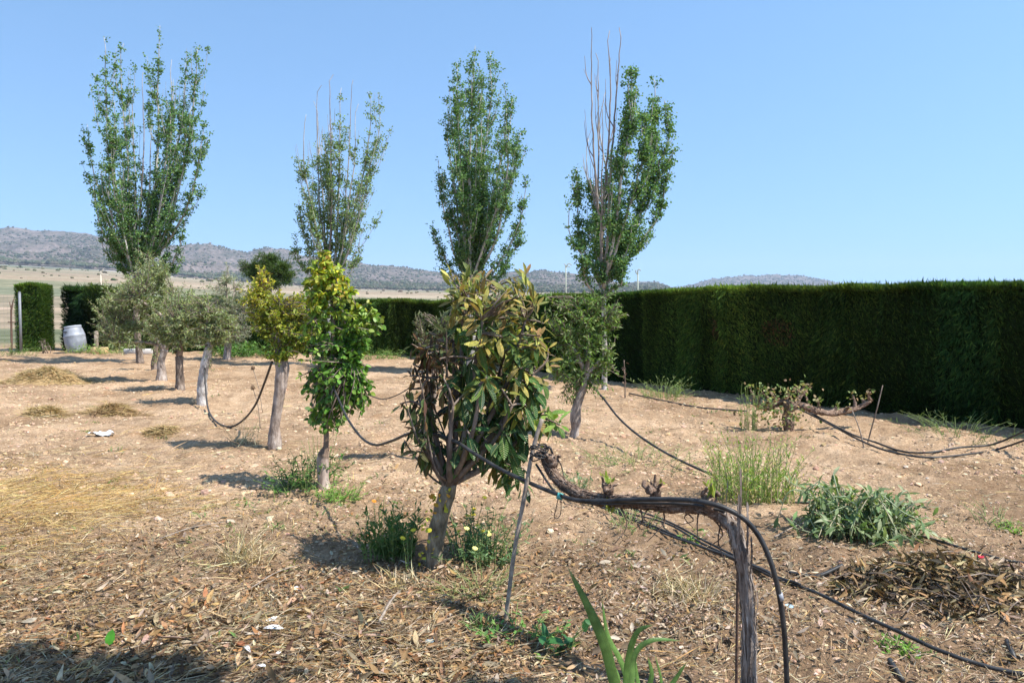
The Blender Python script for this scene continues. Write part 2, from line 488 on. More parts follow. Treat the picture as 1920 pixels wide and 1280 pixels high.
def soil_material():
    m, ns, ls, bs = new_mat('garden_soil')
    tc = ns.new('ShaderNodeTexCoord')
    P = tc.outputs['Object']
    def nz(scale, det=4.0, rough=0.55, vec=None):
        n = node(ns, 'ShaderNodeTexNoise', i_Scale=scale, i_Detail=det, i_Roughness=rough)
        ls.new(vec if vec is not None else P, n.inputs['Vector']); return n.outputs['Fac']
    r1 = ramp(ns, [(0.3, (0.32, 0.215, 0.13)), (0.5, (0.48, 0.335, 0.21)), (0.7, (0.58, 0.425, 0.285))])
    ls.new(nz(3.2, 6, 0.68), r1.inputs[0])
    r2 = ramp(ns, [(0.36, (0.66, 0.62, 0.58)), (0.6, (1.05, 1.04, 1.03))])
    ls.new(nz(0.55, 4), r2.inputs[0])
    r3 = ramp(ns, [(0.33, (0.6, 0.56, 0.53)), (0.55, (1, 1, 1)), (0.75, (1.22, 1.22, 1.22))])
    ls.new(nz(42, 5, 0.7), r3.inputs[0])
    c = mix(ns, ls, r1.outputs[0], r2.outputs[0], 1.0, 'MULTIPLY')
    c = mix(ns, ls, c, r3.outputs[0], 1.0, 'MULTIPLY')
    # reddish earth patches
    r4 = ramp(ns, [(0.62, (0, 0, 0)), (0.75, (0.7, 0.7, 0.7))])
    ls.new(nz(0.9, 3), r4.inputs[0])
    c = mix(ns, ls, c, (0.36, 0.19, 0.085), r4.outputs[0])
    # darker crumbly humus in the near part of the garden
    sep = ns.new('ShaderNodeSeparateXYZ'); ls.new(P, sep.inputs[0])
    mh = node(ns, 'ShaderNodeMapRange'); mh.inputs[1].default_value = 7.0; mh.inputs[2].default_value = 4.4; mh.inputs[3].default_value = -.22; mh.inputs[4].default_value = .26
    ls.new(sep.outputs[1], mh.inputs[0])
    hs = node(ns, 'ShaderNodeMath', operation='ADD'); ls.new(nz(1.7, 5, 0.62), hs.inputs[0]); ls.new(mh.outputs[0], hs.inputs[1])
    rh = ramp(ns, [(0.5, (0, 0, 0)), (0.66, (0.85, 0.85, 0.85))]); ls.new(hs.outputs[0], rh.inputs[0])
    c = mix(ns, ls, c, (0.24, 0.155, 0.092), rh.outputs[0])
    # fields beyond the garden
    mp = ns.new('ShaderNodeMapping'); ls.new(P, mp.inputs['Vector'])
    mp.inputs['Scale'].default_value = (1 / 420, 1 / 75, 0); mp.inputs['Rotation'].default_value = (0, 0, 0.05)
    wz = node(ns, 'ShaderNodeTexNoise', i_Scale=0.006, i_Detail=2.0); ls.new(P, wz.inputs['Vector'])
    vo = node(ns, 'ShaderNodeTexVoronoi', i_Scale=1.0); vo.voronoi_dimensions = '2D'
    ls.new(mp.outputs[0], vo.inputs['Vector'])
    sp2 = ns.new('ShaderNodeSeparateXYZ'); ls.new(vo.outputs['Color'], sp2.inputs[0])
    rf = ramp(ns, [(0.0, (0.38, 0.285, 0.21)), (0.16, (0.3, 0.24, 0.175)), (0.3, (0.2, 0.2, 0.125)), (0.42, (0.45, 0.35, 0.265)),
                   (0.56, (0.26, 0.24, 0.16)), (0.7, (0.35, 0.265, 0.2)), (0.84, (0.22, 0.22, 0.15)), (0.93, (0.5, 0.4, 0.31))], 'CONSTANT')
    ls.new(sp2.outputs[0], rf.inputs[0])
    mp2 = ns.new('ShaderNodeMapping'); ls.new(P, mp2.inputs['Vector']); mp2.inputs['Scale'].default_value = (0.012, 0.12, 0)
    rs = ramp(ns, [(0.36, (0.7, 0.72, 0.68)), (0.6, (1.08, 1.06, 1.04))])
    ls.new(nz(1.0, 5, 0.6, mp2.outputs[0]), rs.inputs[0])
    cf = mix(ns, ls, rf.outputs[0], rs.outputs[0], 1.0, 'MULTIPLY')
    r5 = ramp(ns, [(0.4, (0.62, 0.68, 0.6)), (0.6, (1, 1, 1))]); ls.new(nz(0.3, 4), r5.inputs[0])
    cf = mix(ns, ls, cf, r5.outputs[0], 1.0, 'MULTIPLY')
    # dry grass between the garden and the first fields
    mr = node(ns, 'ShaderNodeMapRange'); mr.inputs[1].default_value = 28; mr.inputs[2].default_value = 34
    ls.new(sep.outputs[1], mr.inputs[0])
    c = mix(ns, ls, c, cf, mr.outputs[0])
    ls.new(c, bs.inputs['Base Color'])
    bs.inputs['Roughness'].default_value = 0.95
    bs.inputs['Specular IOR Level'].default_value = 0.1
    b1 = node(ns, 'ShaderNodeBump', i_Strength=1.0, i_Distance=0.035)
    ls.new(nz(26, 6, 0.7), b1.inputs['Height'])
    b2 = node(ns, 'ShaderNodeBump', i_Strength=0.6, i_Distance=0.006)
    ls.new(nz(110, 3, 0.6), b2.inputs['Height']); ls.new(b1.outputs[0], b2.inputs['Normal'])
    ls.new(b2.outputs[0], bs.inputs['Normal'])
    return m

def build_ground():
    r = np.concatenate([np.geomspace(0.3, 2.4, 12)[:-1], np.geomspace(2.4, 30, 620)[:-1], np.geomspace(30, 2200, 330)[:-1], np.geomspace(2200, 7600, 14)])
    a = np.concatenate([np.arange(-0.8, 0.8, 0.0032), np.linspace(0.8, 2 * pi - 0.8, 70)[:-1]])
    R, A = np.meshgrid(r, a, indexing='ij')
    X = R * np.sin(A); Y = R * np.cos(A)
    Z = ground_h(X, Y)
    far = np.hypot(X, Y) > 2000
    Z = np.where(far, np.minimum(Z, terrain_far(X / np.hypot(X, Y) * 2000, Y / np.hypot(X, Y) * 2000)), Z)
    n, k = len(r), len(a)
    V = np.stack([X, Y, Z], -1).reshape(-1, 3)
    i = np.arange(n - 1)[:, None] * k; j = np.arange(k)[None]; j2 = (j + 1) % k
    Q = np.stack([i + j, i + k + j, i + k + j2, i + j2], -1).reshape(-1, 4)
    V = np.vstack([V, [[0, 0, float(ground_h(0, 0))]]])
    jj = np.arange(k)
    T = np.stack([np.full(k, n * k), jj, (jj + 1) % k], 1)
    mb = MB(); mb.add(V, Q, T)
    return tag(mb.build('ground', soil_material()), kind='structure')
build_ground()

# ------------------------------------------------------------------ hills, far road, vineyard, scrub
RIDGE = np.array([(-700, 415), (-300, 420), (0, 427), (60, 432), (130, 435), (175, 438), (230, 452), (300, 462), (345, 461), (375, 457), (420, 463), (462, 473),
                  (500, 465), (532, 469), (570, 478), (640, 486), (700, 497), (760, 503), (830, 511), (900, 517), (960, 513), (1010, 508),
                  (1060, 511), (1120, 520), (1165, 531), (1200, 528), (1230, 528), (1252, 536), (1275, 544), (1400, 552), (3000, 556)], float)
RIDGE2 = np.array([(900, 560), (1180, 556), (1255, 541), (1300, 533), (1335, 523), (1385, 518), (1432, 516), (1490, 517), (1540, 524), (1578, 532), (1640, 541), (1760, 550), (3000, 556)], float)

def hill_height(u, s, prof, D0, D1, seed):
    """height of the hill at pixel column u and fraction s of the way from D0 to D1"""
    D = D0 + (D1 - D0) * s
    ridge_y = np.interp(u, prof[:, 0], prof[:, 1])
    X = (u - 960) / FPX * D
    Dr = D0 + (D1 - D0) * 0.72
    zr = EYE + (575 - ridge_y) / FPX * Dr
    zb = terrain_far((u - 960) / FPX * 1900, 1900.0)
    t = np.clip(s / 0.72, 0, 1)
    sh = t ** 1.25 * (1 - 0.12 * np.sin(pi * t))
    back = np.clip((s - 0.72) / 0.28, 0, 1)
    sh = sh * (1 - 0.75 * back ** 1.5)
    g = fbm(X / 420, D / 420, 5, seed, 0.55)
    g2 = np.abs(fbm(X / 230 + 5, D / 500, 4, seed + 40, 0.55))
    amp = np.maximum(zr - zb, 0)
    z = zb + amp * sh + amp * 0.28 * np.sin(pi * np.clip(t, 0, 1)) * g - amp * 0.3 * g2 * np.sin(pi * t) + amp * 0.07 * fbm(X / 70, D / 70, 3, seed + 70) * np.clip(t * 4, 0, 1)
    return X, D, z

def hill_material(name, k=1.0):
    m, ns, ls, bs = new_mat(name)
    tc = ns.new('ShaderNodeTexCoord')
    n1 = node(ns, 'ShaderNodeTexNoise', i_Scale=0.012, i_Detail=8.0, i_Roughness=0.7); ls.new(tc.outputs['Object'], n1.inputs['Vector'])
    n2 = node(ns, 'ShaderNodeTexNoise', i_Scale=0.05, i_Detail=5.0, i_Roughness=0.7); ls.new(tc.outputs['Object'], n2.inputs['Vector'])
    r1 = ramp(ns, [(0.36, (0.15 * k, 0.14 * k, 0.11 * k)), (0.5, (0.25 * k, 0.2 * k, 0.18 * k)), (0.66, (0.36 * k, 0.285 * k, 0.265 * k))]); ls.new(n1.outputs[0], r1.inputs[0])
    r2 = ramp(ns, [(0.4, (0.5, 0.56, 0.47)), (0.58, (1.05, 1.03, 1.0))]); ls.new(n2.outputs[0], r2.inputs[0])
    c = mix(ns, ls, r1.outputs[0], r2.outputs[0], 1.0, 'MULTIPLY')
    ls.new(c, bs.inputs['Base Color']); bs.inputs['Roughness'].default_value = 1; bs.inputs['Specular IOR Level'].default_value = 0.05
    bp = node(ns, 'ShaderNodeBump', i_Strength=0.9, i_Distance=14.0); ls.new(n2.outputs[0], bp.inputs['Height']); ls.new(bp.outputs[0], bs.inputs['Normal'])
    return m

def build_hills(prof, D0, D1, u0, u1, seed, step=2.5, rows=110):
    u = np.arange(u0, u1, step); s = np.linspace(0, 1, rows)
    S, U = np.meshgrid(s, u, indexing='ij')
    X, D, Z = hill_height(U, S, prof, D0, D1, seed)
    Z = np.where(S < 0.02, Z - 6, Z); Z = np.where(S > 0.99, Z - 60, Z)
    k = len(u); i = np.arange(rows - 1)[:, None] * k; j = np.arange(k - 1)[None]
    Q = np.stack([i + j, i + j + 1, i + k + j + 1, i + k + j], -1).reshape(-1, 4)
    mb = MB(); mb.add(np.stack([X, D, Z], -1).reshape(-1, 3), Q)
    return mb
M_HILL = hill_material('scrub_hillside', .72)
tag(build_hills(RIDGE, 1750, 3900, -700, 2700, 5).build('hills', M_HILL), kind='structure')
tag(build_hills(RIDGE2, 3950, 6200, 900, 2100, 9, 4, 60).build('hills', hill_material('far_hillside', 0.7)), kind='structure')

ICO_V = None
def ico():
    t = (1 + 5 ** .5) / 2
    V = unit(np.array([(-1, t, 0), (1, t, 0), (-1, -t, 0), (1, -t, 0), (0, -1, t), (0, 1, t), (0, -1, -t), (0, 1, -t), (t, 0, -1), (t, 0, 1), (-t, 0, -1), (-t, 0, 1)], float))
    F = np.array([(0, 11, 5), (0, 5, 1), (0, 1, 7), (0, 7, 10), (0, 10, 11), (1, 5, 9), (5, 11, 4), (11, 10, 2), (10, 7, 6), (7, 1, 8),
                  (3, 9, 4), (3, 4, 2), (3, 2, 6), (3, 6, 8), (3, 8, 9), (4, 9, 5), (2, 4, 11), (6, 2, 10), (8, 6, 7), (9, 8, 1)])
    return V, F

def lumps(mb, P, S, col, rng, jag=0.3):
    """small irregular lumps (stones, clods, far bushes): P (n,3), S (n,3) radii"""
    V, F = ico(); n = len(P)
    k = 1 + jag * rng.uniform(-1, 1, size=(n, 12, 1))
    a = rng.uniform(0, 2 * pi, n); ca, sa = np.cos(a), np.sin(a)
    W = V[None] * k * S[:, None, :]
    X = W[..., 0] * ca[:, None] - W[..., 1] * sa[:, None]; Y = W[..., 0] * sa[:, None] + W[..., 1] * ca[:, None]
    W = np.stack([X, Y, W[..., 2]], -1) + P[:, None, :]
    mb.add(W.reshape(-1, 3), None, (F[None] + np.arange(n)[:, None, None] * 12).reshape(-1, 3), np.repeat(col, 12, 0))

def scrub():
    rng = np.random.default_rng(31)
    mb = MB()
    n = 26000
    u = rng.uniform(-150, 1330, n); s = rng.uniform(0.02, 0.76, n) ** 1.15
    X, D, Z = hill_height(u, s, RIDGE, 1750, 3900, 5)
    dens = fbm(X / 300, D / 300, 3, 77) * 1.2 + 0.35 - 0.55 * (s - 0.3)
    k = rng.uniform(0, 1, n) < np.clip(dens + 0.3, 0.12, 1)
    X, D, Z = X[k], D[k], Z[k]; n = len(X)
    r = rng.uniform(2.0, 5.2, n)
    lumps(mb, np.stack([X, D, Z + r * 0.5], 1), np.stack([r * 1.1, r * 1.1, r * rng.uniform(.7, 1.1, n)], 1),
          palette(rng, n, [(0.055, 0.07, 0.04), (0.075, 0.085, 0.05), (0.105, 0.1, 0.065)], jit=.2), rng)
    n = 2500
    u = rng.uniform(1170, 1620, n); s = rng.uniform(0.1, 0.76, n)
    X, D, Z = hill_height(u, s, RIDGE2, 3950, 6200, 9)
    r = rng.uniform(4, 8, n)
    lumps(mb, np.stack([X, D, Z + r * .4], 1), np.stack([r, r, r * .8], 1), palette(rng, n, [(0.05, 0.065, 0.04), (0.08, 0.085, 0.055)], jit=.2), rng)
    tag(mb.build('hillside_scrub', plain_material('scrub', (1, 1, 1), 1, noise=.2, scale=.3, use_tint=True, spec=.05), smooth=False), kind='stuff',
        label='dark bushes and pines dotted over the hillsides')
    mb = MB(); n = 240
    Y = rng.uniform(70, 1650, n) ** 1.0; px = rng.uniform(-100, 1200, n)
    row = rng.integers(0, 26, n); Y = np.where(rng.uniform(size=n) < .75, 90 + row * 60 + rng.normal(0, 2.5, n), Y)
    X = (px - 960) / FPX * Y; Z = ground_h(X, Y)
    r = rng.uniform(0.4, 1.5, n) * np.clip(Y / 600, .5, 1.5)
    lumps(mb, np.stack([X, Y, Z + r * .4], 1), np.stack([r * 1.3, r * 1.3, r * .9], 1), palette(rng, n, [(0.06, 0.075, 0.04), (0.1, 0.1, 0.055), (0.13, 0.11, 0.07)], jit=.2), rng)
    tag(mb.build('field_bushes', bpy.data.materials['scrub'], smooth=False), kind='stuff', label='low bushes along the field margins')
scrub()

def ribbon(name, pts, width, mat, lift, kind='structure'):
    P = smooth_path(np.array([[p[0], p[1], 0] for p in pts], float), 80)
    mb = MB()
    Tn = unit(np.gradient(P, axis=0)); Nn = np.stack([-Tn[:, 1], Tn[:, 0], 0 * Tn[:, 0]], 1)
    A = P + Nn * width / 2; B = P - Nn * width / 2
    for q in (A, B): q[:, 2] = ground_h(q[:, 0], q[:, 1]) + lift
    C1, C2 = A.copy(), B.copy(); C1[:, 2] -= lift + 2; C2[:, 2] -= lift + 2
    n = len(P); V = np.vstack([C1, A, B, C2])
    i = np.arange(n - 1)
    Q = np.vstack([np.stack([k * n + i, k * n + i + 1, (k + 1) * n + i + 1, (k + 1) * n + i], 1) for k in range(3)])
    mb.add(V, Q[:, ::-1])
    return tag(mb.build(name, mat), kind=kind)
def farpt(px, Y): return ((px - 960) / FPX * Y, Y)
ribbon('road', [farpt(-500, 1700), farpt(0, 1690), farpt(120, 1660), farpt(215, 1560), farpt(330, 1500)], 9, plain_material('pale_gravel', (0.62, 0.57, 0.5), 1), 1.2)
ribbon('field', [farpt(-500, 1450), farpt(0, 1440), farpt(120, 1430), farpt(210, 1400)], 330, plain_material('vineyard_rows', (0.10, 0.135, 0.075), 1, noise=.35, scale=.08), 1.0)

# ------------------------------------------------------------------ clipped cypress hedges
CY_COLS = [(0.043, 0.078, 0.018), (0.062, 0.108, 0.023), (0.031, 0.058, 0.016), (0.11, 0.15, 0.03)]
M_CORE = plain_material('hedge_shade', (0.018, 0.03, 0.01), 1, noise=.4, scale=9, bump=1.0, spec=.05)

def hedge(name, label, path, height, depth, dens, seed, tops=None, spray=(0.06, 0.15), faces='ftbe', parts_brown=(), group=None, rag=0.05, cols=CY_COLS, wob=0.07, droop=0.25):
    """path: front foot line (left to right as seen); depth goes to the rear side"""
    rng = np.random.default_rng(seed)
    P = smooth_path(np.array([[*p, 0] for p in path], float), 140)[:, :2]
    Ls = np.concatenate([[0], np.cumsum(np.linalg.norm(np.diff(P, axis=0), axis=1))]); Lt = Ls[-1]
    def front(l):
        x = np.interp(l, Ls, P[:, 0]); y = np.interp(l, Ls, P[:, 1])
        l2 = np.clip(l + .05, 0, Lt); l1 = np.clip(l - .05, 0, Lt)
        t = unit(np.stack([np.interp(l2, Ls, P[:, 0]) - np.interp(l1, Ls, P[:, 0]), np.interp(l2, Ls, P[:, 1]) - np.interp(l1, Ls, P[:, 1])], -1))
        return np.stack([x, y], -1), t, np.stack([-t[:, 1], t[:, 0]], -1)      # n points to the rear
    def H(l):
        h = np.interp(l, np.linspace(0, Lt, len(height)), height)
        return h + 0.05 * fbm(l * .55, 0 * l + seed, 3, seed)
    def plant(l): return (l + .25 * fbm(l * .4, 0 * l, 2, seed + 60)) / .95       # the single cypresses in the row
    def bulge(l, z): return wob * fbm(l * .9, z * 1.2, 3, seed + 1) * 1.4 + 0.05 * fbm(l * 3.2, z * .8, 2, seed + 2) + .07 * (1 - np.abs(np.sin(pi * plant(l)))) ** 2
    root = thing(name, label, 'hedge', (*P[0], float(ground_h(*P[0]))), group)
    # core
    nl = int(Lt / 0.16) + 2; l = np.linspace(0, Lt, nl)
    prof = [(0.06, 0.0), (0.02, .2), (0, .4), (0, .6), (0, .8), (0.02, .93), (0.1, .985), (.5, 1.0), (.9, .985), (.98, .93), (1, .7), (1, .4), (1, .2), (.94, 0)]
    F, t, n = front(l); h = H(l); mb = MB(); V = []
    for (d, zf) in prof:
        z = h * zf - 0.07 * (zf > .9)
        dd = 0.07 + d * (depth - 0.14) + bulge(l, z) * (1 if d < .5 else -1)
        xy = F + n * dd[:, None]
        V.append(np.stack([xy[:, 0], xy[:, 1], z + ground_h(F[:, 0], F[:, 1]) - (0.05 if zf == 0 else 0)], 1))
    V = np.array(V); k = nl; m = len(prof)
    i = np.arange(m - 1)[:, None] * k; j = np.arange(k - 1)[None]
    Q = np.stack([i + j, i + j + 1, i + k + j + 1, i + k + j], -1).reshape(-1, 4)[:, ::-1]
    VV = V.reshape(-1, 3)
    caps = []
    for e, fl in ((0, False), (k - 1, True)):
        c = len(VV); VV = np.vstack([VV, V[:, e].mean(0)])
        idx = np.arange(m) * k + e
        tr = np.stack([np.full(m - 1, c), idx[:-1], idx[1:]], 1)
        caps.append(tr[:, ::-1] if fl else tr)
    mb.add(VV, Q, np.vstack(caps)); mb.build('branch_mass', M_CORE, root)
    # sprays
    fol = MB()
    areas = {'f': Lt * np.mean(height), 't': Lt * depth * 1.5, 'b': Lt * np.mean(height) * .35, 'e': 2 * depth * np.mean(height)}
    for f in faces:
        N = int(areas[f] * dens * (1.5 if f == 't' else 1))
        l = rng.uniform(0, Lt, N); q = rng.uniform(0, 1, N)
        if f == 'e': l = np.where(rng.uniform(size=N) < .5, 0, Lt)
        F, t, n = front(l); h = H(l); gz = ground_h(F[:, 0], F[:, 1])
        if f in 'fb':
            z = h * (0.01 + .985 * q)
            b = bulge(l, z)
            d = b + rng.normal(0, .035, N) + 0.04 if f == 'f' else depth - b - .03
            d = d + 0.10 * np.clip((z / h - .93) / .07, 0, 1) * (1 if f == 'f' else -1)
            out = -n if f == 'f' else n
            xy = F + n * d[:, None]
            Pp = np.stack([xy[:, 0], xy[:, 1], z + gz], 1)
            O = np.stack([out[:, 0], out[:, 1], 0 * q], 1)
            streak = fbm(l * 2.6, z * .22, 2, seed + 8)
            up = np.where(streak > .22, -1.0, 1.0) * rng.uniform(.25, 1.3, N)
            D = O * rng.uniform(.35, 1.0, N)[:, None] + np.stack([0 * q, 0 * q, up], 1) + np.stack([t[:, 0], t[:, 1], 0 * q], 1) * rng.normal(0, .55, N)[:, None]
            L = rng.uniform(*spray, N) * np.where(streak > .22, 1.5, 1)
        elif f == 't':
            d = depth * q ** 1.6; xy = F + n * d[:, None]
            Pp = np.stack([xy[:, 0], xy[:, 1], h + gz - .07 - .03 * rng.uniform(size=N)], 1)
            D = np.stack([rng.normal(0, .45, N), rng.normal(0, .45, N), np.ones(N)], 1)
            L = rng.uniform(spray[0] * 1.1, spray[1] * 1.4, N) * np.where(rng.uniform(size=N) < .02, 1.0 + rag * 6, 1)
            O = D
        else:
            d = depth * q; xy = F + n * d[:, None]; z = h * rng.uniform(0, 1, N)
            Pp = np.stack([xy[:, 0], xy[:, 1], z + gz], 1)
            O = np.stack([t[:, 0], t[:, 1], 0 * q], 1) * np.where(l > 0, 1, -1)[:, None]
            D = O * .7 + np.stack([rng.normal(0, .4, N), rng.normal(0, .4, N), rng.uniform(-.2, 1, N)], 1)
            L = rng.uniform(*spray, N)
        Nn = unit(O + .6 * rng.normal(size=(N, 3)))
        c = palette(rng, N, cols, [4, 4, 3, 1.6], .2)
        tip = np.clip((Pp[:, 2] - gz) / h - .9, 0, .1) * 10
        c = c * (1 + 1.2 * tip[:, None] * rng.uniform(.3, 1, (N, 1))) + tip[:, None] * rng.uniform(0, 1, (N, 1)) * vec(.09, .10, .01)  # sunlit rim painted in: sprays near the top are brighter and yellower
        pat = fbm(l * 1.3, Pp[:, 2] * .9, 3, seed + 20)
        c = c * (1 + .7 * pat[:, None] + .8 * np.clip(fbm(l * 3.1, Pp[:, 2] * .35, 3, seed + 26) - .1, 0, 1)[:, None])
        pk = np.floor(plant(l)); hue = _hash(pk, pk * 0, seed + 5); hu2 = _hash(pk, pk * 0 + 3, seed + 5)
        c = c * (.72 + .6 * hue)[:, None] * np.stack([.72 + .33 * hu2, np.ones(N), 1.15 - .3 * hu2], 1)
        for (bl, bz, rl, rz) in parts_brown:
            qq = ((l - bl) / rl) ** 2 + ((Pp[:, 2] - gz - bz) / rz) ** 2 + .5 * rng.normal(0, .5, N)
            br = (qq < 1) & (f == 'f') & (rng.uniform(size=N) < .6)
            c[br] = palette(rng, int(br.sum()), [(0.17, 0.085, 0.045), (0.11, 0.06, 0.03), (0.06, 0.05, 0.022)], jit=.25)
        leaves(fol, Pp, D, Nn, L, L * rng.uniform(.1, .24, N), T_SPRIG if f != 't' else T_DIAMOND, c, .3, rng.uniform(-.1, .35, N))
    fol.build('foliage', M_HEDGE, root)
    return root

C0 = vec(-2.9, 24.0); HD = unit(vec(0.54, -0.84))
def along(t): return tuple(C0 + HD * t)
hedge('cypress_hedge', 'long tall clipped cypress hedge along the right side, its near face in deep shade', [along(-.3), along(7), along(14), along(23)],
      [1.78, 1.78, 1.82, 1.87, 1.93, 1.95, 1.94, 1.91, 1.88, 1.87, 1.87, 1.87], 1.0, 4200, 41, spray=(0.03, 0.085),
      parts_brown=[(13.9, 1.12, .32, .22), (12.55, 1.15, .12, .2), (9.2, 1.0, .1, .3)], rag=.09)
hedge('cypress_hedge', 'low clipped cypress hedge across the back of the garden behind the fruit trees', [(-14.3, 26.9), (-9, 25.5), along(-.1)],
      [1.95, 1.9, 1.86, 1.84, 1.82, 1.8], 0.9, 2200, 43, spray=(0.05, 0.11), rag=.05)
hedge('cypress_hedge', 'short square sunlit cypress hedge block beside the fence post at far left', [(-17.93, 27.0), (-17.12, 27.05)],
      [2.42, 2.46, 2.4], .9, 3600, 44, spray=(0.05, 0.11), cols=[(0.05, 0.1, 0.018), (0.075, 0.135, 0.022), (0.035, 0.075, 0.015), (0.13, 0.17, 0.03)], rag=.06, wob=.1)  # sunlight put into the palette: brighter greens than the other hedges
hedge('cypress_hedge', 'dark ragged hedge section behind the leaning barrel', [(-16.75, 27.9), (-14.9, 27.6)], [2.3, 2.2, 2.3, 2.15], .8, 1500, 45, spray=(0.08, 0.19),
      cols=[(0.018, 0.036, 0.012), (0.026, 0.05, 0.014), (0.014, 0.028, 0.01), (0.05, 0.075, 0.02)], rag=.1, wob=.42)  # shade put into the palette: darker greens than the other hedges
# ------------------------------------------------------------------ trees
def curve_between(a, b, rng, n=8, sag=0.0, wob=0.06, start_dir=None):
    a = np.asarray(a, float); b = np.asarray(b, float)
    d = np.linalg.norm(b - a)
    if start_dir is None: m = (a + b) / 2 + rng.normal(0, wob * d, 3)
    else: m = a + np.asarray(start_dir) * d * .5 * .6 + (b - a) * .2 + rng.normal(0, wob * d, 3)
    m[2] += sag * d
    return smooth_path([a, m, b], n)

POP_COLS = [(0.09, 0.165, 0.055), (0.06, 0.125, 0.05), (0.12, 0.2, 0.065), (0.085, 0.14, 0.085), (0.17, 0.23, 0.09)]

def poplar(label, base_px, fork_px, Y, stems, n_leaves, seed, trunk_r=.1, trunk_mat=None, leaf=.062, group='poplars along the back of the garden', cols=POP_COLS):
    rng = np.random.default_rng(seed)
    base = onground(pt(base_px[0], base_px[1], Y)); base[1] = Y
    base = onground(base)
    fork = pt(fork_px[0], fork_px[1], Y)
    root = thing('poplar_tree', label, 'tree', base, group)
    tr = smooth_path([base - vec(0, 0, .08), base + (fork - base) * .45 + rng.normal(0, .03, 3) * vec(1, 1, 0), fork], 22)
    mb = MB(); rr = np.interp(np.linspace(0, 1, 22), [0, .08, .3, 1], [trunk_r * 1.45, trunk_r * 1.15, trunk_r, trunk_r * .85])
    tube(mb, tr, rr, 14, rough=.07, seed=seed)
    mb.build('trunk', trunk_mat or M_POPLAR, root)
    allP = []; allD = []; W = []
    for si, (tx, ty, l0, l1, dens, rad) in enumerate(stems):
        dy = float(np.clip(rng.normal(0, .5), -.9, .9)) * min(1, (fork_px[1] - ty) / 250)
        top = pt(tx, ty, Y + dy) - vec(0, dy, 0)
        lat = top - fork; Ht = lat[2]
        start = tr[-1 - rng.integers(0, 4)]
        bare = l1 <= l0
        if not bare: l0 = l0 * .45
        p1 = start + vec(lat[0] * .45, dy * .5, Ht * .24) + rng.normal(0, .04, 3)
        p2 = start + vec(lat[0] * .78, dy * .9, Ht * .55) + rng.normal(0, .05, 3)
        p3 = start + vec(lat[0] * .95, dy * 1.0, Ht * .8) + rng.normal(0, .04, 3)
        e = top + vec(0, dy, 0)
        S = smooth_path([start, p1, p2, p3, e], 26)
        S[2:-1] += np.cumsum(rng.normal(0, .008, (23, 3)), 0)
        t = np.linspace(0, 1, 26)
        mb = MB(); tube(mb, S, np.interp(t, [0, .5, 1], [rad, rad * .6, .006]), 6, rough=.05, seed=si)
        k = int(round(4 + Ht * 1.6)) if not bare else int(3 + Ht * .7)
        whips = [(S, t)]
        for _ in range(k):
            f = rng.uniform(.12, .82); i = int(f * 25)
            az = rng.uniform(0, 2 * pi); Lw = rng.uniform(.22, .42) * Ht * (1 - f * .65) * (.8 if bare else 1)
            o = vec(cos(az), sin(az), 0) * Lw * rng.uniform(.16, .3)
            up = unit(S[min(i + 3, 25)] - S[i])
            q = smooth_path([S[i], S[i] + up * Lw * .35 + o * .75, S[i] + up * Lw + o], 9)
            tube(mb, q, np.linspace(.011, .0035, 9), 4, cap=False)
            whips.append((q, np.interp(np.linspace(0, 1, 9), [0, 1], [f, min(1, f + Lw / Ht)])))
            if rng.uniform() < .7:
                j = rng.integers(2, 6); az2 = rng.uniform(0, 2 * pi); l2 = Lw * .35
                q2 = smooth_path([q[j], q[j] + vec(cos(az2), sin(az2), 2.2) * l2 * .4], 5)
                tube(mb, q2, np.linspace(.006, .003, 5), 3, cap=False)
                whips.append((q2, np.full(5, f)))
        b = mb.build('branch', M_DEAD if bare else M_POPLAR, root)
        if bare: b['label'] = 'bare dead ascending branch'
        if not bare:
            for (q, tq) in whips:
                m = (tq >= l0) & (tq <= l1)
                if m.sum() < 2: continue
                seg = q[m]; Ls = np.linalg.norm(seg[-1] - seg[0])
                cnt = max(2, int(Ls * 9 * dens))
                ii = rng.uniform(0, len(seg) - 1.001, cnt); a = ii.astype(int); fr = (ii - a)[:, None]
                allP.append(seg[a] * (1 - fr) + seg[a + 1] * fr); allD.append(unit(seg[a + 1] - seg[a]))
                W.append(np.full(cnt, 1.0))
    C = np.concatenate(allP); Dd = np.concatenate(allD)
    n_leaves = int(n_leaves * 5.8); leaf = leaf * .7
    pick = rng.integers(0, len(C), n_leaves // 5)       # leaf clusters on short side shoots
    C = C[pick]; Dd = Dd[pick]
    n = len(C)
    twig = MB()
    off = unit(randdir(rng, n) * vec(1, 1, .35) + vec(0, 0, .55)) * rng.uniform(.03, .17, (n, 1))
    cnt = 5
    P = np.repeat(C, cnt, 0) + np.repeat(off, cnt, 0) * rng.uniform(.2, 1.15, (n * cnt, 1)) + rng.normal(0, .03, (n * cnt, 3))
    N = len(P)
    D = unit(randdir(rng, N) + vec(0, 0, -.35) + .5 * np.repeat(unit(off), cnt, 0))
    L = rng.uniform(leaf * .75, leaf * 1.25, N)
    col = palette(rng, N, cols, [4, 3, 3, 2, .8], .15)
    fol = MB(); leaves(fol, P, D, randdir(rng, N) + vec(0, 0, .4), L, L * rng.uniform(.8, 1.0, N), T_DIAMOND, col, rng.uniform(-.1, .3, N), .1)
    fol.build('foliage', M_POPLEAF, root)
    return root

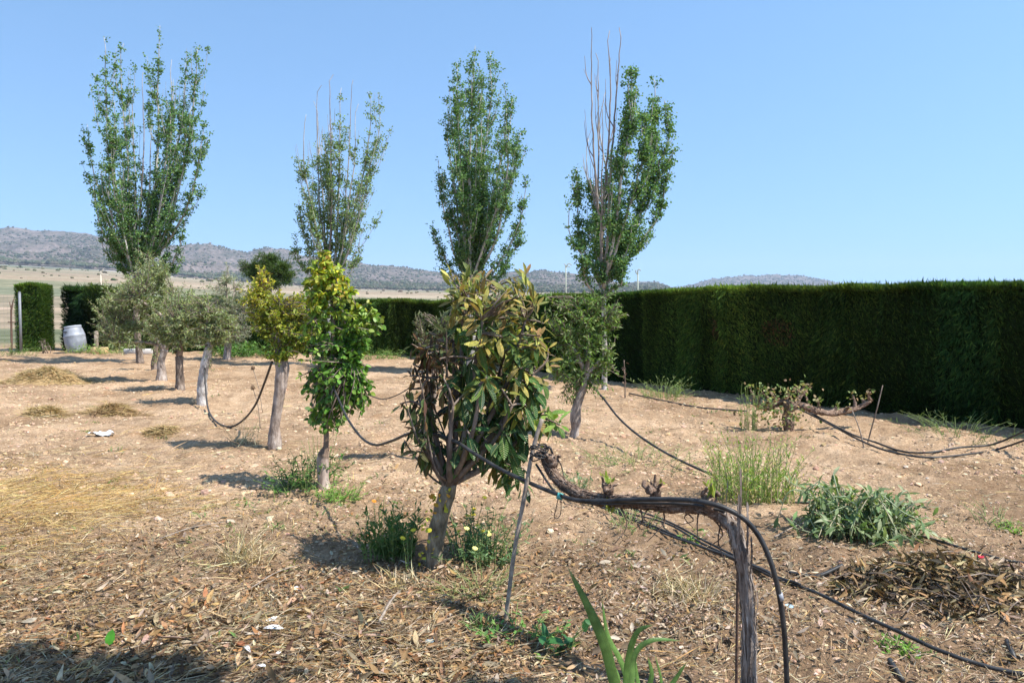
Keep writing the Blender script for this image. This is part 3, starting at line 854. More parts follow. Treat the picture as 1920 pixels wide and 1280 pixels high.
# stems: top pixel, leafed part of the stem (from, to), leaf density, radius
poplar('broad many stemmed poplar at far left, leafy all round with scattered bare tips', (263, 672), (256, 512), 21.0, [
    (163, 232, .15, 1, 1, .035), (195, 70, .2, 1, .9, .045), (232, 82, .3, 1, .8, .04), (268, 135, 1, 0, 0, .03), (300, 48, .25, 1, .9, .05),
    (322, 112, .2, .8, .7, .035), (347, 118, .25, 1, .75, .04), (372, 88, .3, 1, .8, .04), (386, 232, .15, 1, 1.15, .04), (352, 395, .05, 1, 1.3, .03),
    (176, 330, .05, 1, 1.1, .03), (190, 415, .05, 1, 1.1, .025), (285, 235, .05, .9, .9, .04), (335, 300, .1, 1, 1.2, .03), (225, 300, .1, .9, .8, .03), (250, 180, .3, .7, .4, .03), (290, 380, 0, 1, 1.2, .03), (215, 440, 0, 1, 1.2, .02), (320, 450, 0, 1, 1.2, .02), (250, 420, 0, 1, 1.2, .02), (345, 470, 0, 1, 1, .015), (215, 190, .1, 1, 1, .03), (240, 250, .1, 1, 1, .03), (265, 300, .05, 1, 1, .03), (280, 420, 0, 1, 1.1, .02), (198, 250, .1, 1, 1, .03), (312, 190, .1, 1, 1, .03), (300, 320, 0, 1, 1.1, .03), (360, 200, .2, 1, .9, .03)],
    8200, 101, trunk_r=.085, trunk_mat=M_BARK, leaf=.078)
poplar('slender poplar with bare grey tips, rising behind the yellowing pear tree', (618, 690), (616, 540), 20.0, [
    (574, 215, .1, .7, .7, .03), (588, 190, .25, .75, .7, .03), (603, 160, 1, 0, 0, .03), (625, 140, 1, 0, 0, .035), (640, 165, .15, .97, .9, .035), (618, 235, .1, .9, .9, .035),
    (662, 150, 1, 0, 0, .025), (672, 195, .3, .8, .5, .03), (690, 172, .35, 1, .6, .03), (709, 174, .4, 1, .6, .03), (688, 330, .1, 1, .5, .025), (560, 375, .05, 1, 1.3, .025), (553, 440, 0, 1, 1.3, .02),
    (585, 330, .05, 1, 1.2, .03), (612, 330, 0, 1, 1.2, .03), (680, 430, .1, 1, .7, .02), (590, 450, 0, 1, 1.2, .018), (640, 440, 0, 1, 1.1, .018)],
    3900, 102, trunk_r=.1, leaf=.068, cols=[(0.13, 0.19, 0.075), (0.10, 0.155, 0.065), (0.16, 0.22, 0.09), (0.12, 0.165, 0.09), (0.2, 0.25, 0.1)])
poplar('dense fully leafed columnar poplar rising behind the loquat bush', (884, 700), (882, 530), 18.0, [
    (891, 86, .1, 1, 1.1, .045), (921, 96, .25, 1, .9, .04), (857, 118, .2, 1, 1, .04), (945, 150, .2, 1, .9, .04), (962, 186, .25, 1, .9, .035), (977, 250, .15, 1, 1.1, .035),
    (985, 335, .1, 1, 1.1, .03), (838, 190, .15, 1, .9, .035), (822, 300, .1, 1, .9, .03), (808, 425, .05, 1, .9, .025), (978, 430, .05, 1, 1.1, .025), (905, 240, .05, 1, 1.2, .04),
    (870, 280, .05, 1, 1.2, .04), (930, 320, .05, 1, 1.2, .03), (850, 370, .05, 1, 1.1, .03), (880, 330, 0, 1, 1.2, .03), (905, 180, .1, 1, 1.2, .03), (890, 230, .1, 1, 1.2, .03), (830, 470, 0, 1, 1, .018), (950, 470, 0, 1, 1, .018), (900, 440, 0, 1, 1, .018), (865, 440, 0, 1, 1, .018)],
    8800, 103, trunk_r=.11, leaf=.066)
poplar('white trunked poplar in front of the long hedge, its left stems bare and dead', (1133, 737), (1131, 532), 13.8, [
    (1109, 52, 1, 0, 0, .03), (1117, 100, 1, 0, 0, .028), (1143, 58, 1, 0, 0, .032), (1161, 52, 1, 0, 0, .03), (1128, 200, 1, 0, 0, .022), (1136, 170, .1, .55, .5, .03), (1190, 136, .1, 1, 1.2, .035), (1172, 200, .1, 1, .9, .03), (1225, 148, .15, 1, 1.1, .035),
    (1246, 190, .2, 1, 1, .03), (1248, 300, .15, 1, 1.2, .03), (1210, 220, .1, 1, 1.2, .03), (1082, 315, .1, 1, 1, .025), (1074, 380, .05, 1, 1, .02), (1104, 260, .1, .75, .9, .025), (1200, 420, .05, 1, 1.2, .022), (1160, 320, .05, 1, 1, .03), (1110, 400, 0, 1, 1, .02), (1150, 440, 0, 1, 1.1, .016), (1175, 450, 0, 1, 1.1, .016), (1100, 460, 0, 1, 1, .014)],
    5400, 104, trunk_r=.046, trunk_mat=M_WHITE, leaf=.062)

def orchard(name, label, cat, base, trunk, limbs, blobs, n_twigs, lf, cols, seed, bark, wts=None, tmpl=T_DIAMOND, leafmat=None, per=9, droop=-.3, group=None, limb_r=.03, up=.25, twig_bark=None, hollow=.35, rough=.1, sides=12, extra_leaf=None, span=.35, aspect=.3, colfn=None, trunk_tint=None):
    """trunk: list of (point, radius); limbs: list of end points (start at the trunk top); blobs: (centre, radii, weight)"""
    rng = np.random.default_rng(seed)
    n_twigs = int(n_twigs * 1.6); per = int(per * 1.7); lf = lf * 1.15
    base = np.asarray(base, float)
    root = thing(name, label, cat, base, group)
    tp = np.array([t[0] for t in trunk]); trad = np.array([t[1] for t in trunk])
    n = 8 * len(tp); T = smooth_path(tp, n)
    mb = MB(); tube(mb, T, np.interp(np.linspace(0, 1, n), np.linspace(0, 1, len(trad)), trad), sides, rough=rough, seed=seed,
                    col=(1, 1, 1) if trunk_tint is None else np.array([np.interp(np.linspace(0, 1, n), trunk_tint[0], [c[k] for c in trunk_tint[1]]) for k in range(3)]).T)
    mb.build('trunk', bark, root)
    nodes = []; rads = []
    top = T[-1]; r0 = trad[-1] * .75
    for e in limbs:
        st = T[-1 - rng.integers(0, 3)]
        q = curve_between(st, e, rng, 12, .05, .07, unit(T[-1] - T[-4]) * .6 + unit(np.asarray(e) - st) * .5)
        mb = MB(); tube(mb, q, np.linspace(min(r0, limb_r * 1.4), limb_r * .35, 12), 8, rough=rough, seed=seed + 3)
        mb.build('limb', bark, root)
        nodes.append(q[2:]); 
    nodes = np.vstack(nodes + [T[-3:]])
    w = np.array([b[2] for b in blobs], float); w /= w.sum()
    bi = rng.choice(len(blobs), n_twigs, p=w)
    cen = np.array([b[0] for b in blobs])[bi]; rad = np.array([b[1] for b in blobs])[bi]
    d = randdir(rng, n_twigs) * (rng.uniform(hollow, 1, (n_twigs, 1)) ** .7)
    tips = cen + d * rad * (1 + .34 * rng.normal(size=(n_twigs, 1)) * (rng.uniform(size=(n_twigs, 1)) < .4))
    tw = MB(); P = []; D = []; Tip = []
    for k in range(n_twigs):
        dd = np.linalg.norm(nodes - tips[k], axis=1) + .5 * np.maximum(nodes[:, 2] - tips[k][2], 0)
        a = nodes[np.argmin(dd)]
        q = curve_between(a, tips[k], rng, 7, up * .25, .08)
        ln = np.linalg.norm(tips[k] - a)
        tube(tw, q, np.linspace(min(.004 + .011 * ln, .014), .002, 7), 4, cap=False)
        m = max(3, int(per * rng.uniform(.6, 1.4)))
        f = rng.uniform(max(0, 1 - span / max(ln, .1)) if ln > span else .1, 1, m) * 5.99
        i = f.astype(int); fr = (f - i)[:, None]
        P.append(q[i] * (1 - fr) + q[i + 1] * fr); D.append(unit(q[i + 1] - q[i])); Tip.append(np.full(m, k))
    tw.build('twigs', twig_bark or M_TWIG, root)
    P = np.concatenate(P); D = np.concatenate(D); N = len(P)
    D = unit(D * .5 + randdir(rng, N) * .9 + vec(0, 0, droop))
    L = rng.uniform(lf * .65, lf * 1.2, N)
    c = palette(rng, N, cols, wts, .14)
    if colfn is not None: c = colfn(P, c, rng)
    fol = MB(); leaves(fol, P + D * .008, D, randdir(rng, N) * .8 + vec(0, 0, .7), L, L * aspect * rng.uniform(.8, 1.2, N), tmpl, c, rng.uniform(0, .4, N), rng.uniform(-.05, .35, N))
    fol.build('foliage', leafmat or M_LEAF, root)
    return root

OLIVE = [(0.19, 0.23, 0.11), (0.25, 0.285, 0.15), (0.135, 0.175, 0.075), (0.32, 0.35, 0.22), (0.21, 0.235, 0.08)]
def E(px, py, Y, rx, ry, rz=None, w=1.0, dy=0.0):
    """ellipsoid blob from pixel centre and pixel radii at depth Y"""
    c = pt(px, py, Y); c[1] += dy
    return (c, vec(rx / FPX * Y, (rz if rz is not None else rx) / FPX * Y, ry / FPX * Y), w)
GRP = 'small fruit trees in the garden'

# big olive at the back left
b = onground(gp(303, 716)); Y = b[1]
orchard('olive_tree', 'largest grey green olive tree, in front of the broad far left poplar', 'tree', b,
        [(b - vec(0, 0, .05), .12), (b + vec(0, 0, .1), .1), (pt(302, 680, Y), .08), (pt(310, 655, Y), .07)],
        [pt(235, 610, Y + .3), pt(260, 560, Y - .4), pt(300, 530, Y + .4), pt(330, 560, Y), pt(215, 640, Y - .3), pt(280, 590, Y + .5)],
        [E(235, 590, Y, 55, 55, 60, 3), E(270, 540, Y, 48, 55, 55, 3), E(290, 505, Y, 28, 26, 40, .8), E(210, 565, Y, 32, 40, 40, 1.2), E(210, 615, Y, 40, 42, 45, 1.8), E(300, 560, Y, 45, 60, 55, 2.4), E(250, 630, Y, 62, 30, 50, 2.0), E(330, 600, Y, 34, 46, 40, 1.4)],
        520, .068, OLIVE, 201, M_PALE, [3, 3, 2, 2, 1.2], per=13, group=GRP, limb_r=.05, aspect=.22, droop=-.05)
b = onground(gp(338, 735)); Y = b[1]
orchard('olive_tree', 'small forked olive tree with a brown trunk, between largest olive and lime washed one', 'tree', b,
        [(b - vec(0, 0, .05), .1), (b + vec(0, 0, .1), .08), (pt(337, 700, Y), .07), (pt(336, 668, Y), .07)],
        [pt(312, 630, Y + .1), pt(362, 628, Y), pt(330, 600, Y - .3), pt(350, 580, Y + .3)],
        [E(330, 610, Y, 44, 44, 50, 2), E(365, 605, Y, 40, 44, 45, 2), E(340, 640, Y, 36, 20, 40, .8), E(350, 565, Y, 40, 28, 45, 1.3), E(295, 610, Y, 28, 36, 40, 1)],
        260, .06, OLIVE, 202, M_BARK, [3, 2, 3, 1, 2], per=12, group=GRP, limb_r=.05, aspect=.25)
b = onground(gp(378, 757)); Y = b[1]
orchard('olive_tree', 'small olive tree with a flaking lime washed trunk tied to the sagging hose', 'tree', b,
        [(b - vec(0, 0, .05), .075), (pt(379, 735, Y), .08), (pt(381, 700, Y), .062), (pt(388, 672, Y), .07), (pt(394, 640, Y), .055)],
        [pt(350, 610, Y), pt(420, 600, Y + .2), pt(390, 580, Y - .2)],
        [E(395, 610, Y, 44, 46, 45, 2.2), E(370, 580, Y, 40, 32, 45, 1.4), E(425, 615, Y, 28, 30, 40, 1), E(392, 690, Y, 12, 14, 12, .18)],
        230, .055, OLIVE, 203, M_WHITE, [3, 2, 3, 1, 3], per=11, group=GRP, limb_r=.04, rough=.16, aspect=.27)
b = onground(gp(440, 668)); Y = 22.0; b = onground(pt(425, 668, Y)); b = onground([b[0], Y])
orchard('olive_tree', 'silvery thin crowned olive tree by the back hedge below the pine', 'tree', b,
        [(b - vec(0, 0, .05), .12), (pt(428, 640, Y), .09), (pt(432, 610, Y), .07)],
        [pt(410, 570, Y), pt(440, 540, Y + .2), pt(460, 580, Y - .2), pt(425, 530, Y)],
        [E(425, 550, Y, 38, 50, 45, 2), E(455, 590, Y, 40, 45, 45, 1.6), E(400, 600, Y, 34, 42, 40, 1.3), E(440, 630, Y, 40, 25, 40, 1)],
        330, .075, [(0.27, 0.29, 0.21), (0.22, 0.24, 0.16), (0.34, 0.36, 0.28), (0.17, 0.2, 0.12)], 204, M_PALE, per=11, group=GRP, aspect=.22, droop=0, twig_bark=M_PALE)
b = onground([*pt(290, 692, 18.6)[:2]]); Y = 18.6
orchard('olive_tree', 'leaning young olive stem with a low green shoot, behind the largest olive', 'tree', b,
        [(b - vec(0, 0, .05), .08), (pt(288, 680, Y), .065), (pt(293, 655, Y), .05), (pt(292, 630, Y), .04)],
        [pt(280, 600, Y), pt(310, 590, Y)],
        [E(288, 600, Y, 30, 30, 35, 2), E(291, 672, Y, 9, 12, 9, .25)], 70, .06, OLIVE, 205, M_TWIG, per=11, group=GRP, aspect=.25)

# yellowing small leaved tree (left of the pear)
b = onground(gp(515, 846)); Y = b[1]
def yel(P, c, rng):
    t = np.clip((P[:, 2] - 1.25) / .7, 0, 1)[:, None] * rng.uniform(.3, 1.2, (len(P), 1))
    t = np.clip(t, 0, 1)
    return c * (1 - t) + t * palette(rng, len(P), [(0.46, 0.41, 0.04), (0.38, 0.36, 0.045), (0.44, 0.3, 0.045), (0.29, 0.31, 0.05)], jit=.15)
orchard('pomegranate_tree', 'small tree with yellowing fine leaves on a stout pale cut trunk', 'tree', b,
        [(b - vec(0, 0, .04), .07), (b + vec(0, 0, .05), .074), (pt(515, 800, Y), .056), (pt(523, 740, Y), .062), (pt(530, 695, Y), .072), (pt(522, 668, Y), .056)],
        [pt(500, 600, Y), pt(545, 600, Y + .1), pt(525, 570, Y - .1), pt(560, 640, Y + .1), pt(488, 560, Y)],
        [E(525, 610, Y, 52, 42, 50, 2.6), E(505, 560, Y, 38, 45, 40, 1.5), E(560, 620, Y, 35, 40, 40, 1.6), E(480, 590, Y, 26, 40, 35, 1), E(490, 520, Y, 18, 32, 20, .45), E(530, 660, Y, 45, 18, 40, 1), E(580, 580, Y, 28, 45, 30, 1.1), E(465, 560, Y, 16, 40, 20, .5)],
        330, .036, [(0.14, 0.2, 0.03), (0.1, 0.16, 0.03), (0.2, 0.23, 0.035), (0.28, 0.28, 0.04)], 206, M_PALE, tmpl=T_LEAF, per=11, group=GRP, aspect=.42, droop=-.1, colfn=yel, limb_r=.022,
        trunk_tint=([0, .06, .12, 1], [(.55, .36, .27), (.6, .45, .36), (1, .97, .95), (.95, .92, .9)]))

# pear tree
b = onground(G_PEAR); Y = b[1]
def pearcol(P, c, rng):
    t = np.clip((P[:, 2] - 1.35) / .55, 0, 1) * rng.uniform(.2, 1.3, len(P))
    t = np.clip(t, 0, 1)[:, None]
    return c * (1 - t) + t * palette(rng, len(P), [(0.42, 0.42, 0.04), (0.48, 0.37, 0.035), (0.3, 0.38, 0.05), (0.46, 0.24, 0.06)], [3, 2, 3, .6], .15)
orchard('pear_tree', 'slim pear tree with glossy green leaves turning yellow at the top', 'tree', b,
        [(b - vec(0, 0, .05), .055), (pt(606, 895, Y), .05), (pt(605, 866, Y), .05), (pt(607, 852, Y), .052), (pt(611, 838, Y), .025), (pt(612, 815, Y), .022), (pt(612, 790, Y), .027), (pt(620, 720, Y), .026), (pt(625, 640, Y), .022), (pt(622, 560, Y), .016), (pt(612, 500, Y), .008)],
        [pt(600, 470, Y), pt(650, 560, Y), pt(680, 600, Y + .1), pt(590, 600, Y - .1), pt(595, 520, Y), pt(660, 680, Y)],
        [E(628, 640, Y, 66, 62, 50, 3), E(628, 690, Y, 64, 50, 46, 2.2), E(630, 735, Y, 58, 62, 45, 3), E(615, 560, Y, 58, 52, 42, 1.9), E(678, 610, Y, 36, 45, 35, 1.2), E(612, 505, Y, 34, 36, 24, .8), E(605, 790, Y, 36, 36, 28, 1.1), E(672, 740, Y, 34, 45, 28, .9), E(705, 600, Y, 16, 28, 18, .25), E(582, 720, Y, 24, 40, 22, .5)],
        430, .045, [(0.1, 0.2, 0.03), (0.07, 0.15, 0.024), (0.13, 0.25, 0.04), (0.19, 0.28, 0.05)], 207, M_TWIG, [3, 3, 2, 1], T_ROUND, M_GLOSSY, per=8, group=GRP, droop=-.55, limb_r=.012, aspect=.62, colfn=pearcol, hollow=.25,
        trunk_tint=([0, .25, .3, 1], [(2.0, 2.0, 2.1), (2.3, 2.3, 2.4), (1.3, 1.2, 1.1), (1, 1, 1)]))

# grey green tree right of the loquat
b = onground(gp(1077, 822)); Y = b[1]
orchard('almond_tree', 'small bushy grey green tree with a pale trunk, just right of the loquat', 'tree', b,
        [(b - vec(0, 0, .05), .058), (pt(1078, 803, Y), .052), (pt(1079, 790, Y), .07), (pt(1082, 760, Y), .053), (pt(1094, 725, Y), .048), (pt(1100, 700, Y), .042)],
        [pt(1060, 640, Y), pt(1125, 620, Y), pt(1095, 590, Y + .1), pt(1050, 690, Y - .1), pt(1140, 660, Y), pt(1080, 640, Y + .2)],
        [E(1085, 630, Y, 55, 55, 50, 3), E(1120, 600, Y, 48, 42, 42, 2), E(1055, 600, Y, 42, 42, 40, 1.5), E(1120, 665, Y, 40, 42, 38, 1.6), E(1065, 700, Y, 42, 42, 38, 1.8), E(1112, 712, Y, 32, 28, 30, .7), E(1095, 565, Y, 50, 20, 40, .8), E(1160, 585, Y, 24, 34, 24, .6), E(1060, 750, Y, 18, 18, 18, .3), E(1150, 690, Y, 24, 36, 24, .5), E(1030, 570, Y, 30, 30, 26, .5), E(1140, 555, Y, 34, 22, 30, .5)],
        300, .052, [(0.13, 0.2, 0.06), (0.1, 0.16, 0.045), (0.19, 0.24, 0.1), (0.24, 0.26, 0.15), (0.15, 0.24, 0.05)], 208, M_PALE, [3, 3, 2, 1, 2], per=10, group=GRP, droop=-.1, limb_r=.03, aspect=.32, twig_bark=M_TWIG)

# small sparse tree behind the left side of the loquat
Y = 7.6; b = onground(pt(812, 800, Y)); b = onground([b[0], Y])
orchard('almond_tree', 'sparse twiggy small tree with tiny grey leaves, seen over the left of the loquat', 'tree', b,
        [(b - vec(0, 0, .05), .035), (b + vec(.0, 0, .4), .028), (pt(815, 700, Y), .024)],
        [pt(795, 640, Y), pt(830, 620, Y), pt(850, 640, Y)],
        [E(805, 630, Y, 34, 40, 30, 2), E(840, 610, Y, 30, 32, 30, 1.3), E(790, 600, Y, 16, 22, 16, .5)],
        110, .03, [(0.14, 0.17, 0.09), (0.2, 0.2, 0.12), (0.1, 0.13, 0.06)], 209, M_TWIG, per=9, group=GRP, droop=.1, limb_r=.016, aspect=.35)

# pine far behind the hedge
Y = 44.0; pb = pt(505, 560, Y); pb = onground([pb[0], Y])
orchard('pine_tree', 'dark rounded pine standing in the field beyond the back hedge', 'tree', pb,
        [(pb - vec(0, 0, .1), .2), (pb + vec(0, 0, 1.2), .17), (pt(505, 520, Y), .12)],
        [pt(480, 505, Y), pt(530, 505, Y), pt(505, 485, Y), pt(540, 520, Y)],
        [E(503, 500, Y, 34, 24, 34, 2.5), E(535, 512, Y, 20, 24, 22, 1.2), E(478, 515, Y, 20, 20, 22, 1.1), E(505, 530, Y, 38, 18, 34, 1.2), E(453, 500, Y, 6, 14, 7, .18)],
        420, .24, [(0.07, 0.12, 0.03), (0.09, 0.14, 0.04), (0.13, 0.17, 0.045)], 210, M_BARK, [3, 3, 1], T_SPRIG, M_HEDGE, per=16, droop=.45, span=.9, aspect=.1, limb_r=.07)

# ------------------------------------------------------------------ loquat
def loquat():
    rng = np.random.default_rng(303)
    b = onground(G_LOQ); Y = b[1]
    root = thing('loquat_tree', 'low bushy loquat in the middle with big ribbed leaves, some yellowed and some dead brown', 'tree', b, GRP)
    T = smooth_path([b - vec(0, 0, .06), b + vec(.0, 0, .08), pt(822, 985, Y), pt(833, 940, Y), pt(845, 905, Y)], 26)
    mb = MB(); tube(mb, T, np.interp(np.linspace(0, 1, 26), [0, .12, .5, .85, 1], [.062, .05, .05, .052, .04]), 14, rough=.1, seed=4)
    mb.build('trunk', bark_material('loquat_bark', (0.07, 0.055, 0.035), (0.25, 0.2, 0.135), (0.46, 0.385, 0.27), 26, .4, 1.0, .02), root)
    ends = [(790, 760, -.1), (800, 690, .1), (850, 640, .05), (870, 560, 0), (905, 600, -.15), (930, 540, .1), (955, 640, .15), (985, 600, 0), (1000, 700, -.05), (960, 760, -.2), (900, 720, -.3), (1010, 780, .1), (850, 760, -.25), (780, 800, .1), (920, 660, .25)]
    nodes = []
    for (ex, ey, dy) in ends:
        e = pt(ex, ey, Y + dy); st = T[-1 - rng.integers(0, 3)]
        q = smooth_path([st, st + (e - st) * vec(.42, .5, .3) + rng.normal(0, .015, 3), st + (e - st) * vec(.75, .8, .65) + rng.normal(0, .015, 3), e], 14)
        mb = MB(); tube(mb, q, np.interp(np.linspace(0, 1, 14), [0, .25, 1], [.03, .018, .008]), 7, rough=.1, seed=int(ex))
        mb.build('limb', M_TWIG, root); nodes.append(q[4:])
    nodes = np.vstack(nodes)
    spec = [  # px, py, rx, ry, n, kind
        (935, 720, 85, 100, 34, 'mix'), (885, 640, 60, 70, 17, 'mix'), (960, 640, 60, 60, 18, 'yel'), (925, 800, 75, 55, 13, 'green'), (860, 790, 50, 45, 6, 'mix'),
        (800, 685, 42, 65, 17, 'dead'), (785, 770, 42, 52, 15, 'dark'), (790, 845, 26, 24, 4, 'dark'), (870, 850, 40, 26, 4, 'green'), (885, 550, 42, 45, 13, 'top'), (965, 560, 42, 40, 11, 'top'), (845, 585, 35, 40, 6, 'top'), (1015, 640, 26, 45, 9, 'top'), (930, 600, 60, 50, 10, 'top'), (905, 680, 70, 60, 8, 'yel'),
        (835, 690, 40, 60, 10, 'dead'), (1010, 740, 25, 50, 6, 'mix'), (820, 640, 40, 35, 9, 'dead'), (945, 860, 30, 25, 5, 'mix'), (835, 845, 22, 20, 3, 'green'), (1035, 790, 18, 20, 3, 'fresh'), (985, 890, 15, 18, 2, 'green')]
    pal = {'green': [(0.04, 0.09, 0.028), (0.055, 0.115, 0.03), (0.03, 0.07, 0.025)], 'mix': [(0.045, 0.095, 0.028), (0.08, 0.14, 0.03), (0.24, 0.24, 0.05), (0.035, 0.075, 0.025), (0.26, 0.2, 0.06)],
           'yel': [(0.28, 0.28, 0.06), (0.4, 0.37, 0.1), (0.1, 0.15, 0.035), (0.06, 0.11, 0.03), (0.36, 0.26, 0.07)], 'dead': [(0.14, 0.075, 0.035), (0.2, 0.115, 0.055), (0.09, 0.05, 0.03), (0.08, 0.1, 0.03)],
           'dark': [(0.06, 0.1, 0.03), (0.1, 0.085, 0.035), (0.04, 0.075, 0.025), (0.19, 0.2, 0.07)], 'top': [(0.22, 0.23, 0.06), (0.32, 0.25, 0.07), (0.14, 0.17, 0.06), (0.24, 0.15, 0.06)], 'fresh': [(0.13, 0.24, 0.04), (0.17, 0.26, 0.05)]}
    tw = MB(); live = MB(); dead = MB()
    for (cx, cy, rx, ry, n, kind) in spec:
        for _ in range(n):
            d = randdir(rng, 1)[0] * rng.uniform(.3, 1) ** .6
            c = pt(cx, cy, Y); tip = c + vec(d[0] * rx, d[1] * (rx * .5 + 55), d[2] * ry) / FPX * Y
            a = nodes[np.argmin(np.linalg.norm(nodes - tip, axis=1) + .6 * np.maximum(nodes[:, 2] - tip[2], 0))]
            q = curve_between(a, tip, rng, 7, .04, .06); tube(tw, q, np.linspace(.008, .0045, 7), 5, cap=False)
            ax = unit(tip - a + vec(0, 0, .06))
            if kind == 'top': ax = unit(ax + vec(0, 0, 1.2))
            isdead = kind == 'dead' and rng.uniform() < .8
            m = rng.integers(6, 10) if not isdead else rng.integers(5, 9)
            az = np.arange(m) * 2.4 + rng.uniform(0, 6)
            s1 = unit(np.cross(ax, vec(.3, .2, 1))); s2 = np.cross(ax, s1)
            el = np.linspace(.95, -.55, m) + rng.normal(0, .12, m) if kind in ('top', 'fresh') else np.linspace(.6, -.9, m) + rng.normal(0, .15, m)
            D = (np.cos(az)[:, None] * s1 + np.sin(az)[:, None] * s2) * np.cos(el)[:, None] + ax * np.sin(el)[:, None]
            D = D + vec(0, 0, 1) * (rng.normal(-.55, .45, (m, 1)) if kind in ('green', 'mix', 'dark') else (rng.normal(-.8, .5, (m, 1)) if isdead else rng.normal(.0, .4, (m, 1)))) + randdir(rng, m) * .3
            Lb = {'green': .185, 'mix': .155, 'yel': .135, 'dead': .095, 'dark': .12, 'top': .11, 'fresh': .12}[kind]
            L = .9 * Lb * rng.uniform(.6, 1.2, m); L[:max(1, m // 4)] *= .6
            N = np.where((D @ vec(0, 0, 1) < -.75)[:, None] * unit(D), unit(D), vec(0, 0, 1)); N = vec(0, 0, 1) + randdir(rng, m) * .55 + vec(0, -.35, 0)
            col = palette(rng, m, pal[kind], jit=.22)
            Pp = tip - ax * np.linspace(0, .06, m)[:, None] + unit(D) * .008
            leaves(dead if isdead else live, Pp, D, N, L, L * (rng.uniform(.26, .36, m) if not isdead else rng.uniform(.14, .26, m)), T_LONG, col, rng.uniform(.1, .5, m) if not isdead else rng.uniform(.6, 1.2, m), rng.uniform(.1, .45, m) if kind != 'top' else rng.uniform(0, .3, m))
    # fan of thin nearly bare stems on the left
    for k in range(13):
        e = pt(rng.uniform(752, 870), rng.uniform(620, 850), Y + rng.normal(0, .15)); st = T[-1 - rng.integers(0, 4)]
        f = rng.uniform(.35, .55); q = smooth_path([st, st + (e - st) * vec(f, .5, .42) + rng.normal(0, .03, 3), st + (e - st) * vec(.8, .8, .75) + rng.normal(0, .025, 3), e], 12); tube(tw, q, np.linspace(.008, .0035, 12), 5, cap=False)
        m = 7; D = randdir(rng, m) + vec(-.2, 0, -.4); L = rng.uniform(.035, .1, m)
        leaves(dead, q[rng.integers(6, 12, m)], D, randdir(rng, m) + vec(0, 0, .8), L, L * .22, T_LONG, palette(rng, m, pal['dead'] + pal['dark']), .8, rng.uniform(0, .5, m))
    # upright thin shoots at the top
    for k in range(22):
        e = pt(rng.uniform(840, 1010), rng.uniform(515, 580), Y + rng.normal(0, .14)); a = nodes[np.argmin(np.linalg.norm((nodes - e) * vec(1, 1, .5), axis=1))]
        q = smooth_path([a, (a + e) / 2 + rng.normal(0, .015, 3), e], 8); tube(tw, q, np.linspace(.006, .003, 8), 5, cap=False)
        m = 7; D = randdir(rng, m) * .55 + vec(0, 0, .75); L = rng.uniform(.05, .11, m)
        leaves(live, q[-1] - np.linspace(0, .07, m)[:, None] * vec(0, 0, 1), D, randdir(rng, m) + vec(0, -.5, .5), L, L * .26, T_LONG, palette(rng, m, pal['top'] + [(.4, .36, .1), (.2, .24, .06)], jit=.2), .4, rng.uniform(0, .3, m))
    tw.build('twigs', M_TWIG, root)
    live.build('foliage', M_LOQUAT, root)
    o = dead.build('foliage', M_DRY, root); o['label'] = 'dead brown curled leaves'
    # yellow fading creeper leaves on the trunk
    n = 60; k = rng.integers(4, 25, n); P = T[k] + randdir(rng, n) * vec(.06, .06, .02) + vec(-.035, -.035, 0)
    mb = MB(); L = rng.uniform(.02, .04, n)
    leaves(mb, P, randdir(rng, n) + vec(-.3, -.5, -.2), randdir(rng, n) + vec(0, -.8, .3), L, L * .8, T_ROUND, palette(rng, n, [(0.5, 0.42, 0.04), (0.42, 0.4, 0.06), (0.45, 0.25, 0.04)]), .2, .2)
    o = mb.build('foliage', M_LEAF, root); o['label'] = 'small bright yellow leaves climbing the trunk'
    return root
loquat()
# ------------------------------------------------------------------ grape vine in front, stake, hoses
def gpt(px, py, dz=0.0):
    return onground(gp(px, py), dz)

